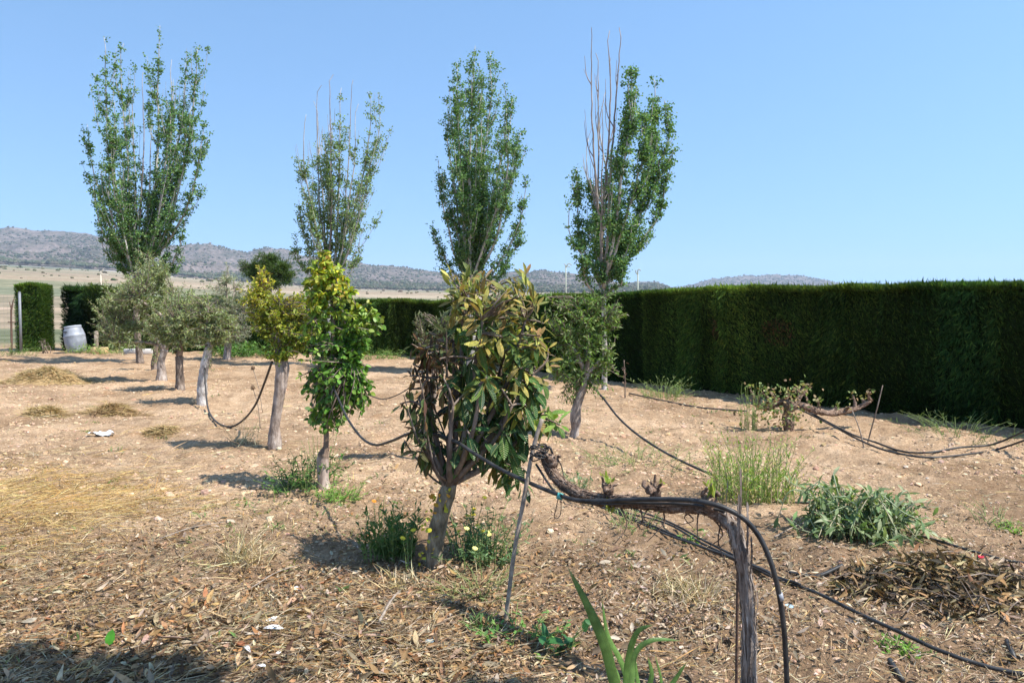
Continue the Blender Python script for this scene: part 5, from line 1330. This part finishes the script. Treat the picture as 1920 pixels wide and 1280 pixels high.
herb('weed_plant', 'tiny bright green weed on the pipe bundle behind the near vine trunk', gp(1295, 1012), .08, .1, 14, [(.13, .24, .05)], 315, .025, .4, 7, .4, group=GW)
herb('weed_plant', 'feathery pale weed at the foot of the long hedge, near the white poplar trunk', gp(1245, 748), .34, .75, 70, [(.15, .22, .08), (.2, .26, .1)], 316, .06, .15, 10, .4, upd=.8, group=GW)
herb('weed_plant', 'narrow weed stalks at the left of the old gnarled vine', gp(1408, 805), .62, .25, 26, [(.14, .21, .06), (.2, .26, .09)], 317, .05, .25, 10, .3, upd=.8, group=GW)
herb('weed_plant', 'small bright green weed on the bare soil near the right edge', gp(1885, 990), .09, .14, 18, [(.16, .27, .05)], 318, .03, .4, 7, .5, group=GW)
herb('weed_plant', 'thin grey weed on the bare soil right of the sprawling grey green plant', gp(1855, 978), .13, .25, 22, [(.16, .2, .1), (.22, .22, .13)], 319, .03, .2, 7, .5, group=GW)
herb('weed_plant', 'little bright green weed beside the long pipe at bottom right', gp(1680, 1225), .06, .13, 20, [(.13, .24, .04)], 320, .025, .4, 8, .5, group=GW)
herb('weed_plant', 'lush green weeds at the back hedge, left of the yellowing tree', gp(480, 668), .55, 1.5, 90, GREENS, 321, .11, .4, 14, .3, group=GW)
herb('weed_plant', 'low green weeds behind the lime washed olive trunk', gp(430, 668), .4, 1.4, 60, GREENS, 322, .1, .4, 12, .3, group=GW)
herb('weed_plant', 'low green weeds beside the yellowish stone block', gp(215, 664), .35, 1.3, 60, [(.12, .2, .05), (.18, .24, .08)], 323, .09, .3, 10, .3, group=GW)
herb('weed_plant', 'small weeds at the foot of the barrel', gp(148, 662), .35, .8, 40, [(.12, .2, .05), (.18, .24, .08)], 324, .09, .3, 10, .3, group=GW)
herb('weed_plant', 'pale green weed patch at the foot of the wire fence', gp(8, 668), .4, 1.6, 70, [(.16, .22, .08), (.12, .18, .05)], 325, .1, .2, 9, .3, group=GW)
herb('weed_plant', 'green weeds below the back hedge behind the pear tree', gp(700, 672), .3, 1.8, 70, [(.07, .14, .03), (.12, .19, .05)], 326, .09, .3, 9, .3, group=GW)
herb('weed_plant', 'thin weeds in the shade at the foot of the long hedge, by the right edge', gp(1800, 822), .25, 1.0, 60, [(.07, .11, .04), (.1, .15, .05)], 327, .06, .15, 8, .4, upd=.8, group=GW)
herb('weed_plant', 'small leafy green seedling below the stake', gp(985, 1195), .13, .3, 26, [(.09, .2, .05), (.14, .25, .06)], 328, .035, .5, 7, .5, group=GW)
herb('weed_plant', 'small weed tuft left of the foot of the stake', gp(905, 1168), .1, .14, 16, [(.09, .15, .05)], 329, .04, .2, 6, .4, upd=.8, group=GW)
herb('weed_plant', 'low weed with a broad dark leaf between the stake and the sword leaved plant', gp(1040, 1215), .17, .14, 6, [(.04, .12, .04), (.05, .14, .05)], 330, .07, .6, 4, .9, tmpl=T_ROUND, mat=M_GLOSSY, group=GW)

def sprawl():
    rng = np.random.default_rng(401); g = onground(gp(1615, 1000)); root = thing('sprawling_plant', 'sprawling grey green plant with arching narrow leaves in the right foreground', 'plant', g)
    fol = MB(); st = MB()
    for k in range(110):
        az = rng.uniform(0, 2 * pi); rr = rng.uniform(0, 1) ** .6
        b = onground(g + vec(cos(az) * .26 * rr - .03, sin(az) * .22 * rr, 0)); az += rng.normal(0, .9); o = vec(cos(az) * .27, sin(az) * .22, 0) * rng.uniform(.1, 1.1); h = rng.uniform(.1, .4) * (1 - .3 * rr)
        q = smooth_path([b, b + o * .35 + vec(0, 0, h * .7) + rng.normal(0, .03, 3), b + o * .8 + vec(0, 0, h * rng.uniform(.7, 1.15)) + rng.normal(0, .04, 3), b + o * 1.3 + vec(0, 0, h * rng.uniform(.2, 1.2))], 14)
        tube(st, q, np.linspace(.007, .002, 14), 5, col=(.3, .34, .2) if rng.uniform() < .8 else (.5, .42, .28), cap=False)
        m = 18; f = rng.uniform(.15, 1, m) * 12.99; i = f.astype(int); fr = (f - i)[:, None]; P = q[i] * (1 - fr) + q[i + 1] * fr; T = unit(q[i + 1] - q[i])
        D = T * .5 + randdir(rng, m) * .95 + vec(0, 0, .0); L = rng.uniform(.03, .095, m)
        leaves(fol, P, D, randdir(rng, m) * .5 + vec(0, 0, 1), L * 1.1, L * .34, T_LEAF, palette(rng, m, [(.12, .18, .075), (.19, .24, .12), (.085, .13, .05), (.28, .3, .18)]), rng.uniform(.1, .6, m), rng.uniform(.1, .5, m))
    st.build('stems', M_STEM, root); fol.build('foliage', M_LEAF, root)
sprawl()

def iris():
    rng = np.random.default_rng(402); Y = 2.92; b = onground(pt(1190, 1330, Y)); b[1] = Y; b = onground(b)
    root = thing('sword_leaved_plant', 'green sword leaved plant at the bottom edge with one tall leaf and several folded ones', 'plant', b)
    L = [([(1160, 1300), (1135, 1210), (1105, 1140), (1064, 1062)], .058, 2.95), ([(1185, 1300), (1165, 1240), (1140, 1190), (1128, 1120)], .03, 3.05), ([(1175, 1310), (1178, 1240), (1195, 1185), (1225, 1170)], .036, 2.85), ([(1185, 1310), (1190, 1230), (1222, 1200), (1278, 1200)], .03, 2.8),
         ([(1200, 1320), (1222, 1270), (1215, 1230)], .03, 2.88), ([(1235, 1320), (1262, 1280), (1288, 1240)], .03, 2.82), ([(1150, 1320), (1158, 1270), (1130, 1215)], .034, 2.98), ([(1205, 1320), (1195, 1270), (1190, 1225)], .024, 2.95), ([(1215, 1330), (1240, 1285), (1228, 1225)], .02, 2.92)]
    for k, (pp, w, y) in enumerate(L):
        q = smooth_path([b + vec(rng.normal(0, .02), rng.normal(0, .02), 0)] + [pt(x, yy, y - .02 * i) for i, (x, yy) in enumerate(pp)], 20)
        T = unit(np.gradient(q, axis=0)); S = unit(np.cross(T, vec(.15, -1, .35))); N = np.cross(S, T)
        t = np.linspace(0, 1, 20); W = .78 * w * np.interp(t, [0, .3, .65, .9, 1], [.7, 1, .9, .45, .02]) * .5
        V = np.stack([q - S * W[:, None] - N * W[:, None] * .35, q, q + S * W[:, None] - N * W[:, None] * .35], 1).reshape(-1, 3)
        i = np.arange(19)[:, None] * 3; j = np.arange(2)[None]; Q = np.stack([i + j, i + j + 1, i + j + 4, i + j + 3], -1).reshape(-1, 4)
        mb = MB(); c = np.array([.18, .31, .085]) * (1 + .2 * rng.normal()); tip = np.clip((t - .93) / .07, 0, 1)[:, None]
        cc = np.repeat(c * (1 - tip) + tip * vec(.4, .33, .15), 3, 0); cc[1::3] *= 1.25  # mid-line highlight painted in by brightening the middle vertices
        mb.add(V, Q, None, cc, np.stack([np.tile([-1, 0, 1], 20), np.repeat(t, 3)], 1)); mb.build('leaf', M_BLADE, root)
def blade_material():
    m = leaf_material('sword_leaf', .3, .3, spec=.5); nt = m.node_tree; ns, ls = nt.nodes, nt.links
    bs = ns['Principled BSDF']; sa = node(ns, 'ShaderNodeAttribute', attribute_name='surf')
    mp = ns.new('ShaderNodeMapping'); mp.inputs['Scale'].default_value = (9, .6, 1); ls.new(sa.outputs['Vector'], mp.inputs['Vector'])
    nz = node(ns, 'ShaderNodeTexNoise', i_Scale=1.5, i_Detail=3.0); ls.new(mp.outputs[0], nz.inputs['Vector'])
    bp = node(ns, 'ShaderNodeBump', i_Strength=.5, i_Distance=.004); ls.new(nz.outputs[0], bp.inputs['Height']); ls.new(bp.outputs[0], bs.inputs['Normal'])
    return m
M_BLADE = blade_material()
iris()

for (px, py, top, lab) in ((492, 770, 690, 'taller dry stalk with a round seed head left of the stout cut trunk'), (488, 800, 727, 'shorter dry stalk with a round seed head left of the stout cut trunk')):
    g = gpt(px, py); root = thing('seed_head', lab, 'dry stalk', g, 'dry stalks with round heads'); t = pt(474, top, g[1] - .2)
    mb = MB(); tube(mb, smooth_path([g, (g + t) / 2 + vec(.02, 0, .03), t], 10), .005, 5); mb.build('stalk', M_CANE, root)
    mb = MB(); rng = np.random.default_rng(px); lumps(mb, t[None], np.full((1, 3), .026), np.array([[.16, .1, .06]]), rng, .15); n = 60; d = randdir(rng, n); leaves(mb, t + d * .02, d, randdir(rng, n), .02, .008, T_DIAMOND, (.2, .13, .08), .2, 0); mb.build('head', M_DRY, root)
# ------------------------------------------------------------------ litter, straw, stones, clods
def project(P):
    X, Y, Z = P[:, 0], P[:, 1], P[:, 2] - EYE
    d = Y * cos(PITCH) - Z * sin(PITCH); u = Y * sin(PITCH) + Z * cos(PITCH)
    return 960 + FPX * X / d, 640 - FPX * u / d

def scatter(rng, n, y0, y1, px0=-250, px1=2170, bias=1.6):
    t = rng.uniform(0, 1, n) ** bias; Y = y0 * (y1 / y0) ** t
    X = (rng.uniform(px0, px1, n) - 960) / FPX * Y
    P = np.stack([X, Y, ground_h(X, Y)], 1); px, py = project(P)
    return P, px, py

def sstep(a, b, x):
    t = np.clip((x - a) / (b - a), 0, 1); return t * t * (3 - 2 * t)
def spot(px, py, cx, cy, rx, ry): return np.exp(-(((px - cx) / rx) ** 2 + ((py - cy) / ry) ** 2))
# no debris on the strip shaded under the long hedge foot or beyond the back hedge
def inside(P):
    rel = P[:, :2] - C0; s = rel @ vec(HD[1] * -1, HD[0]); 
    return (rel @ np.array([0.84, 0.54]) < .35) & (P[:, 1] < 25.5)

M_LITTER = leaf_material('fallen_leaf', .08, .8, spec=.25)
M_STRAW = leaf_material('straw', .15, .6, spec=.3)
M_STONE = plain_material('limestone', (1, 1, 1), .9, 0, .2, 40, .4, use_tint=True, spec=.2)
M_CLOD = plain_material('soil_clod', (1, 1, 1), 1, 0, .25, 60, .5, use_tint=True, spec=.05)
BROWN = [(.24, .14, .065), (.33, .2, .095), (.1, .06, .035), (.4, .28, .16), (.2, .15, .105), (.32, .155, .065), (.52, .41, .28)]
GREYB = [(.24, .18, .125), (.35, .27, .2), (.11, .075, .05), (.48, .385, .29), (.2, .13, .08)]

def litter():
    rng = np.random.default_rng(501)
    P, px, py = scatter(rng, 210000, 2.6, 13)
    clump = .5 + .9 * fbm(P[:, 0] * 1.6, P[:, 1] * 1.6, 3, 71)
    left = sstep(1150, 850, px)
    d = sstep(900, 1130, py) * ((.6 * left) * np.clip(clump + .45, .2, 1.4) + .3 * np.clip(1.5 * clump, .05, 1.6))
    d += .5 * spot(px, py, 760, 925, 70, 45) + .9 * spot(px, py, 1110, 1065, 120, 45) + 1.0 * spot(px, py, 1270, 1150, 100, 55) + .35 * spot(px, py, 1480, 1060, 200, 50) + .3 * spot(px, py, 820, 1080, 120, 40)
    d += .4 * spot(px, py, 1800, 1120, 220, 90) + .012 + .1 * spot(px, py, 520, 960, 200, 60)
    d *= np.where(py < 900, .6, 1)
    d *= 1 - .7 * np.exp(-((py - np.interp(px, [1060, 1250, 1450, 1690, 1960], [925, 1000, 1080, 1205, 1280])) / 12) ** 2) * (px > 1050)
    k = (rng.uniform(size=len(P)) < d * .75) & inside(P); P, px, py = P[k], px[k], py[k]; n = len(P)
    grey = np.clip(sstep(950, 1250, px) + .15, 0, 1)
    c = np.where((rng.uniform(size=n) < grey * .75)[:, None], palette(rng, n, GREYB), palette(rng, n, BROWN, [3, 3, 2, 3, 2, 1.3, 1.2]))
    az = rng.uniform(0, 2 * pi, n); D = np.stack([np.cos(az), np.sin(az), rng.normal(.05, .22, n)], 1)
    L = np.clip(np.exp(rng.normal(-3.75, .5, n)), .01, .09) * (1 + .6 * sstep(1030, 1230, py) * sstep(1000, 600, px) * (rng.uniform(size=n) < .45))
    P[:, 2] += rng.uniform(.002, .022, n)
    mb = MB(); leaves(mb, P, D, vec(0, 0, 1) + rng.normal(0, .38, (n, 3)), L, np.minimum(L * rng.uniform(.16, .5, n), .028), T_LEAF, c, rng.uniform(-.2, 1.0, n), rng.uniform(-.5, .5, n))
    tag(mb.build('leaf_litter', M_LITTER), kind='stuff', label='dry brown fallen leaves covering the foreground soil')
litter()

def straw():
    rng = np.random.default_rng(502)
    P, px, py = scatter(rng, 240000, 2.6, 22)
    gold = np.clip(spot(px, py, 120, 935, 280, 48) * 1.1 + .6 * spot(px, py, 60, 880, 160, 25) + .7 * spot(px, py, 30, 1000, 160, 60), 0, 1)
    band = np.clip(.45 + 2.2 * fbm(P[:, 0] * .9, P[:, 1] * 1.7, 3, 81), 0, 1.5)
    d = gold * (band + .25) * 2.2 + .62 * sstep(940, 1080, py) * sstep(1100, 700, px) * band + .8 * spot(px, py, 465, 1050, 75, 50) + .7 * spot(px, py, 1290, 1110, 80, 40) + .3 * spot(px, py, 1500, 1010, 160, 40)
    d += .10 * sstep(880, 960, py) + .15 * np.clip(2.2 * fbm(P[:, 0] * 1.1, P[:, 1] * .9, 3, 97) + .3, .05, 1.2) + .25 * spot(px, py, 330, 850, 200, 40) + .3 * spot(px, py, 640, 890, 150, 40)
    k = (rng.uniform(size=len(P)) < d * .5) & inside(P); P, px, py, gold = P[k], px[k], py[k], gold[k]; n = len(P)
    c = np.where((rng.uniform(size=n) < gold * .9 + .1)[:, None], palette(rng, n, [(.5, .33, .11), (.56, .4, .16), (.44, .25, .075), (.6, .46, .22)]), palette(rng, n, [(.46, .35, .2), (.34, .24, .14), (.54, .44, .3), (.2, .135, .085), (.13, .09, .06)]))
    flow = fbm(P[:, 0] * .7, P[:, 1] * .7, 2, 91) * 2.2 + .35; az = flow + rng.normal(0, .75, n)
    D = np.stack([np.cos(az), np.sin(az), rng.normal(.03, .14, n)], 1)
    L = rng.uniform(.05, .22, n) * np.clip(P[:, 1] / 6, .8, 1.5) * (1 + .5 * gold); P[:, 2] += rng.uniform(.004, .035, n)
    mb = MB(); leaves(mb, P, D, vec(0, 0, 1) + rng.normal(0, .5, (n, 3)), L, rng.uniform(.002, .0045, n) * np.clip(P[:, 1] / 5, 1, 2.4), T_SPRIG, c, .3, rng.uniform(-.12, .25, n))
    tag(mb.build('straw_litter', M_STRAW), kind='stuff', label='loose straw and dry grass scattered over the soil')
straw()

def stones():
    rng = np.random.default_rng(503)
    P, px, py = scatter(rng, 6500, 2.6, 24, bias=1.0); k = inside(P); P, px, py = P[k], px[k], py[k]; n = len(P)
    r = np.exp(rng.normal(-4.95, .5, n)) * np.where(py > 1000, .75, 1.2); r = np.clip(r, .003, .035)
    mb = MB(); P[:, 2] += r * .05
    lumps(mb, P, np.stack([r, r * rng.uniform(.7, 1.1, n), r * rng.uniform(.45, .8, n)], 1), palette(rng, n, [(.5, .38, .27), (.46, .33, .225), (.58, .47, .35), (.38, .27, .185)]), rng)
    tag(mb.build('gravel', M_STONE, smooth=False), kind='stuff', label='small pale stones strewn over the soil')
    P, px, py = scatter(rng, 90000, 3.0, 25, bias=.75); k = inside(P) & (rng.uniform(size=len(P)) < np.clip(.55 + fbm(P[:, 0] * .8, P[:, 1] * .8, 3, 15), .1, 1)); P, px, py = P[k], px[k], py[k]; n = len(P)
    r = np.clip(np.exp(rng.normal(-4.5, .55, n)), .003, .04) * np.where(py > 930, .5, 1.0)
    mb = MB(); P[:, 2] -= r * .08
    lumps(mb, P, np.stack([r, r * rng.uniform(.7, 1.2, n), r * rng.uniform(.4, .8, n)], 1), palette(rng, n, [(.47, .33, .21), (.54, .385, .25), (.41, .28, .175)], jit=.1), rng, .42)
    tag(mb.build('soil_clods', M_CLOD, smooth=False), kind='stuff', label='crumbs and clods of tan soil')
stones()

def sprouts():
    rng = np.random.default_rng(504)
    P, px, py = scatter(rng, 900, 3.2, 24, bias=.8)
    d = .12 + .9 * spot(px, py, 560, 985, 150, 50) + .5 * spot(px, py, 360, 960, 200, 60) + .6 * spot(px, py, 640, 930, 120, 50) + .5 * spot(px, py, 1300, 770, 200, 25) + .3 * spot(px, py, 1000, 860, 150, 40) + .35 * spot(px, py, 300, 663, 500, 7)
    k = (rng.uniform(size=len(P)) < d) & inside(P); P = P[k]; n = len(P); m = 14
    C = np.repeat(P, m, 0) + rng.normal(0, .05, (n * m, 3)) * vec(1, 1, 0); N = len(C); C[:, 2] = ground_h(C[:, 0], C[:, 1])
    D = randdir(rng, N) * vec(1, 1, .4) + vec(0, 0, .6); L = rng.uniform(.02, .065, N)
    mb = MB(); leaves(mb, C, D, randdir(rng, N) + vec(0, 0, .6), L, L * .28, T_SPRIG, palette(rng, N, [(.12, .18, .06), (.2, .23, .1), (.1, .16, .05), (.28, .26, .13)]), .2, .2)
    tag(mb.build('sparse_grass', M_LEAF), kind='stuff', label='sparse short grass sprouting from the soil')
sprouts()

def straw_pile(px, py, w, h, label, n, seed, cols=((.42, .3, .135), (.5, .38, .2), (.33, .225, .11))):
    rng = np.random.default_rng(seed); g = onground(gp(px, py)); Y = g[1]; R = w / FPX * Y / 2; H = h / FPX * Y
    root = thing('straw_pile', label, 'straw pile', g, 'small piles of dead grass on the soil')
    mb = MB(); a = np.linspace(0, 2 * pi, 28, endpoint=False); rr = np.linspace(0, 1, 9); V = []
    for r in rr:
        x = g[0] + R * r * np.cos(a) * (1 + .15 * np.sin(3 * a + seed)); y = g[1] + R * .75 * r * np.sin(a)
        V.append(np.stack([x, y, ground_h(x, y) + H * (1 - r ** 2) ** 1.3 * (1 + .35 * fbm(x * 5, y * 5, 2, seed)) - .01], 1))
    V = np.array(V); i = np.arange(8)[:, None] * 28; j = np.arange(28)[None]; Q = np.stack([i + j, i + 28 + j, i + 28 + (j + 1) % 28, i + (j + 1) % 28], -1).reshape(-1, 4)
    mb.add(V.reshape(-1, 3), Q, None, cols[2]); mb.build('heap', M_CLOD, root)
    n = int(n * 1.7); r = np.sqrt(rng.uniform(0, 1, n)) * rng.uniform(.7, 1.5, n); az = rng.uniform(0, 2 * pi, n); r = r * (1 + .3 * np.sin(2 * az + seed)); x = g[0] + R * r * np.cos(az); y = g[1] + R * .75 * r * np.sin(az)
    P = np.stack([x, y, ground_h(x, y) + H * np.clip(1 - r ** 2, 0, 1) ** 1.3 * (1 + .35 * fbm(x * 5, y * 5, 2, seed)) + rng.uniform(0, .03, n)], 1)
    a2 = rng.normal(.2, .9, n); D = np.stack([np.cos(a2), np.sin(a2), rng.normal(0, .25, n)], 1); L = rng.uniform(.12, .4, n)
    mb = MB(); leaves(mb, P - unit(D) * L[:, None] * .4, D, vec(0, 0, 1) + rng.normal(0, .4, (n, 3)), L, rng.uniform(.006, .012, n) * max(1, Y / 12), T_SPRIG, palette(rng, n, cols), .3, rng.uniform(-.05, .3, n)); mb.build('stalks', M_STRAW, root)
straw_pile(85, 718, 150, 26, 'largest heap of dry yellow grass, at the left in front of the barrel', 900, 1)
straw_pile(212, 775, 90, 16, 'brownish heap of dead grass in the middle of the bare soil at left', 500, 2, ((.36, .24, .11), (.48, .34, .16), (.26, .17, .09)))
straw_pile(82, 780, 80, 12, 'flat thin spread of dead grass near the left edge', 320, 3)
straw_pile(302, 815, 60, 9, 'smallest tuft of dead grass, right of the white plastic scrap', 200, 4)

def brush_pile():
    rng = np.random.default_rng(505); g = onground(gp(1780, 1120)); root = thing('brush_pile', 'pile of dark dry leaves and cut twigs in the right foreground', 'brush pile', g)
    def put(n, k=1.0):
        r = np.sqrt(rng.uniform(0, 1, n)) ** 1.1; az = rng.uniform(0, 2 * pi, n); x = g[0] + .52 * r * np.cos(az) * k + .12 * r * np.sin(az); y = g[1] + .36 * r * np.sin(az) - .14 * r * np.cos(az)
        return np.stack([x, y, ground_h(x, y) + rng.uniform(0, 1, n) * .14 * np.clip(1 - r ** 1.6, .06, 1) + .01], 1)
    n = 3000; P = put(n, 1.12); D = randdir(rng, n) * vec(1, 1, .45); L = rng.uniform(.03, .1, n)
    mb = MB(); leaves(mb, P, D, randdir(rng, n) * .8 + vec(0, 0, .8), L, L * rng.uniform(.16, .3, n), T_LEAF, palette(rng, n, [(.11, .075, .04), (.26, .17, .085), (.46, .34, .2), (.06, .045, .03), (.17, .13, .065), (.33, .2, .09)]), rng.uniform(.1, 1, n), rng.uniform(-.3, .6, n)); mb.build('leaves', M_LITTER, root)
    mb = MB()
    for k in range(120):
        p = put(1)[0]; az = rng.uniform(0, 2 * pi); L = rng.uniform(.1, .35); d = vec(cos(az), sin(az), rng.normal(0, .25)) * L
        tube(mb, smooth_path([p - d / 2, p + rng.normal(0, .015, 3) + vec(0, 0, .015), p + d / 2], 6), np.linspace(.005, .002, 6), 4, cap=False)
    mb.build('twigs', M_TWIG, root)
brush_pile()

# ------------------------------------------------------------------ small scraps
M_WHITEP = plain_material('white_plastic', (.8, .8, .8), .4, 0, .05)
def scrap(name, label, cat, px, py, w, h, mat, seed, lift=.015, wob=.3, rot=0.0, group=None):
    """thin crumpled sheet with real thickness"""
    rng = np.random.default_rng(seed); g = gpt(px, py, lift); Y = g[1]; W = w / FPX * Y; H = h
    nu, nv = 12, 7; u, v = np.meshgrid(np.linspace(-.5, .5, nu), np.linspace(-.5, .5, nv), indexing='ij')
    x = u * W * (1 - .5 * np.abs(v) ** 1.5 - .2 * rng.uniform(size=(nu, nv)) * (np.abs(u) > .4)); y = v * H * (1 - 1.2 * np.abs(u) ** 2.2); z = wob * W * .25 * (fbm(u * 4 + seed, v * 3, 3, seed) + .4 * (1 - 4 * u * u) * .5)
    ca, sa = cos(rot), sin(rot); V = np.stack([x * ca - y * sa, x * sa + y * ca, z], -1).reshape(-1, 3); V[:, 2] -= V[:, 2].min()
    i = np.arange(nu - 1)[:, None] * nv; j = np.arange(nv - 1)[None]; Q = np.stack([i + j, i + nv + j, i + nv + j + 1, i + j + 1], -1).reshape(-1, 4)
    m = len(V); mb = MB(); B = V.copy(); B[:, 2] -= .0015
    rim = list(range(0, nu * nv, nv)) + [(nu - 1) * nv + k for k in range(1, nv)] + [k * nv + nv - 1 for k in range(nu - 2, -1, -1)] + list(range(nv - 2, 0, -1))
    RQ = [[rim[k], rim[(k + 1) % len(rim)], rim[(k + 1) % len(rim)] + m, rim[k] + m] for k in range(len(rim))]
    mb.add(np.vstack([V, B]) + g, np.vstack([Q, Q[:, ::-1] + m, np.array(RQ)])); return single(mb, name, label, cat, mat, group, origin=g)
scrap('plastic_scrap', 'crumpled white plastic scrap on the bare soil at left', 'scrap', 190, 822, 52, .16, M_WHITEP, 3, wob=.55)
for k, (px, py, w, r, lab) in enumerate(((557, 1106, 22, 2.2, 'white feather lying alone, highest of the white feathers'), (507, 1171, 28, .5, 'white feather with a dark quill, above the flat one'), (507, 1190, 32, -.2, 'flat white feather among brown leaves, longest of them'), (465, 1218, 26, 2.3, 'white feather at the left, next to the dark shadow'), (519, 1226, 18, 1.1, 'small white feather to the right of the lowest pair'), (487, 1243, 20, -.4, 'ragged white feather, lowest of all'))):
    g = gpt(px, py, .03); Y = g[1]; L = w / FPX * Y; root = thing('feather', lab, 'feather', g, 'white feathers among the dry leaves'); rng = np.random.default_rng(600 + k)
    d = vec(cos(r), sin(r), .25); mb = MB(); leaves(mb, [g - unit(d) * L * .5], [d], [vec(.1, -.5, 1)], L * 1.25, L * .32, T_LONG, vec(.82, .82, .8), .5, .25); mb.build('vane', M_FEATHER if 'M_FEATHER' in globals() else M_WHITEP, root)
    mb = MB(); tube(mb, smooth_path([g - unit(d) * L * .62, g - unit(d) * L * .45, g + vec(0, 0, .006)], 6), .0012, 5); mb.build('quill', M_CANE, root)
scrap('plastic_scrap', 'small red plastic scrap behind the brush pile', 'scrap', 1838, 1066, 20, .05, plain_material('red_plastic', (.55, .03, .05), .4), 4, lift=.03, wob=.8)
scrap('plastic_scrap', 'pale blue plastic shred by the arched hose', 'scrap', 1480, 1145, 16, .05, plain_material('pale_blue_plastic', (.4, .52, .58), .4), 5, wob=.8)
scrap('plastic_scrap', 'small green plastic shard on stony soil left of the stake', 'scrap', 801, 1185, 14, .04, plain_material('green_plastic', (.05, .3, .18), .4), 6, wob=.5)
scrap('plastic_scrap', 'greyish blue plastic shred below the green shard', 'scrap', 806, 1206, 22, .04, plain_material('grey_blue_plastic', (.25, .32, .36), .5), 7, wob=.6)
g = gpt(203, 1200, .02); mb = MB(); leaves(mb, [g], [vec(.1, .3, .9)], [vec(.2, -1, .3)], .075, .045, T_ROUND, vec(.06, .22, .02), .2, .1); single(mb, 'green_leaf', 'single fresh green leaf standing in the dry litter at bottom left', 'leaf', M_GLOSSY)
for k, (a, b_, lab) in enumerate((((1888, 1215), (1902, 1245), 'short cut end of black pipe at the right edge'), ((1668, 1252), (1692, 1285), 'cut end of black pipe at the bottom edge right of the near vine'))):
    mb = MB(); tube(mb, [gpt(*a, .02), gpt(*b_, .012)], .012, 12); single(mb, 'pipe_piece', lab, 'pipe', M_HOSE, 'cut ends of black pipe')
g = gpt(1718, 1226, .012); mb = MB(); a = np.linspace(0, 2 * pi, 25); tube(mb, np.stack([g[0] + .016 * np.cos(a), g[1] + .016 * np.sin(a), g[2] + .006 * np.cos(a)], 1), .004, 7, cap=False)
single(mb, 'plastic_ring', 'small pale plastic ring on the soil beside the long pipe', 'ring', plain_material('pale_plastic', (.55, .52, .48), .5))
rng = np.random.default_rng(77)
for (a, b_, r, lab) in (((712, 1180), (752, 1108), .008, 'pale peeled stick pointing at the loquat trunk'), ((300, 1010), (420, 985), .004, 'long thin straw coloured stalk lying at left'), ((470, 1095), (560, 1060), .004, 'thin straw coloured stalk above the white feathers'), ((1452, 1010), (1540, 985), .005, 'thin dry stalk before the sprawling grey green plant'), ((1640, 1010), (1618, 940), .006, 'pale bent stalk in the sprawling grey green plant')):
    A = gpt(*a, .03); B = gpt(*b_, .05 if r < .008 else .03)
    mb = MB(); tube(mb, smooth_path([A, (A + B) / 2 + vec(0, 0, .02), B], 10), np.linspace(r, r * .6, 10), 6, rough=.1); single(mb, 'stick', lab, 'stick', M_STEMDRY if 'M_STEMDRY' in globals() else M_CANE, 'sticks')

def dry_grass(px, py, h, n, label, seed, lean=(0, 0)):
    rng = np.random.default_rng(seed); g = onground(gp(px, py)); root = thing('dry_grass_tuft', label, 'dry grass', g, 'tufts of dry grass')
    b = g + rng.normal(0, .09, (n, 3)) * vec(1, .8, 0); b[:, 2] = ground_h(b[:, 0], b[:, 1])
    D = rng.normal(0, .5, (n, 3)) * vec(1, 1, 0) + vec(lean[0], lean[1], 1) * rng.uniform(.3, 1, (n, 1)); L = h * rng.uniform(.5, 1.3, n)
    mb = MB(); leaves(mb, b, D, randdir(rng, n) + vec(0, 0, .5), L, .005, T_BLADE, palette(rng, n, [(.55, .43, .24), (.45, .34, .18), (.62, .52, .34)]), .3, rng.uniform(0, .5, n)); mb.build('blades', M_STRAW, root)
dry_grass(450, 1045, .24, 170, 'pale tuft of dry grass left of the loquat shade', 1, (.5, -.2))
dry_grass(455, 1160, .16, 60, 'flattened tuft of dry grass above the white feathers', 2, (.9, -.9))
dry_grass(1285, 1120, .13, 220, 'bleached mat of dry grass before the near vine trunk', 3)
dry_grass(455, 835, .3, 60, 'thin dry grass beside the stout cut trunk', 4)
dry_grass(760, 1095, .14, 70, 'dry broken grass at the left foot of the loquat', 5, (-.5, -.2))

# ------------------------------------------------------------------ tree overhead beside the viewer: casts the shade in the lower corner
b = onground([2.9, -1.3])
orchard('shade_tree', 'leafy tree beside the viewer whose shade falls across the lower left corner', 'tree', b,
        [(b - vec(0, 0, .1), .16), (b + vec(-.2, .3, 1.6), .13), (b + vec(-.5, .9, 3.2), .1)],
        [vec(.9, 1.95, 4.1), vec(2.4, 1.8, 4.2), vec(1.8, 1.0, 4.6), vec(.2, 2.05, 4.1)],
        [(vec(.55, 2.12, 4.1), vec(.75, .22, .3), 3), (vec(2.5, 1.88, 4.1), vec(.22, .16, .2), .4), (vec(1.7, .9, 4.5), vec(.8, .5, .5), 1)],
        260, .1, GREENS, 911, M_BARK, per=16, aspect=.4, limb_r=.05)

# ------------------------------------------------------------------ the air
def haze():
    mb = MB(); box(mb, (0, 0, 240), (16400, 16400, 484))
    m = bpy.data.materials.new('air'); m.use_nodes = True; nt = m.node_tree; nt.nodes.clear()
    out = nt.nodes.new('ShaderNodeOutputMaterial'); pv = nt.nodes.new('ShaderNodeVolumePrincipled')
    pv.inputs['Color'].default_value = (0.72, 0.84, 1.0, 1); pv.inputs['Density'].default_value = 0.0001; pv.inputs['Anisotropy'].default_value = 0.0
    nt.links.new(pv.outputs[0], out.inputs['Volume'])
    tag(mb.build('haze', m, smooth=False), kind='stuff')
haze()
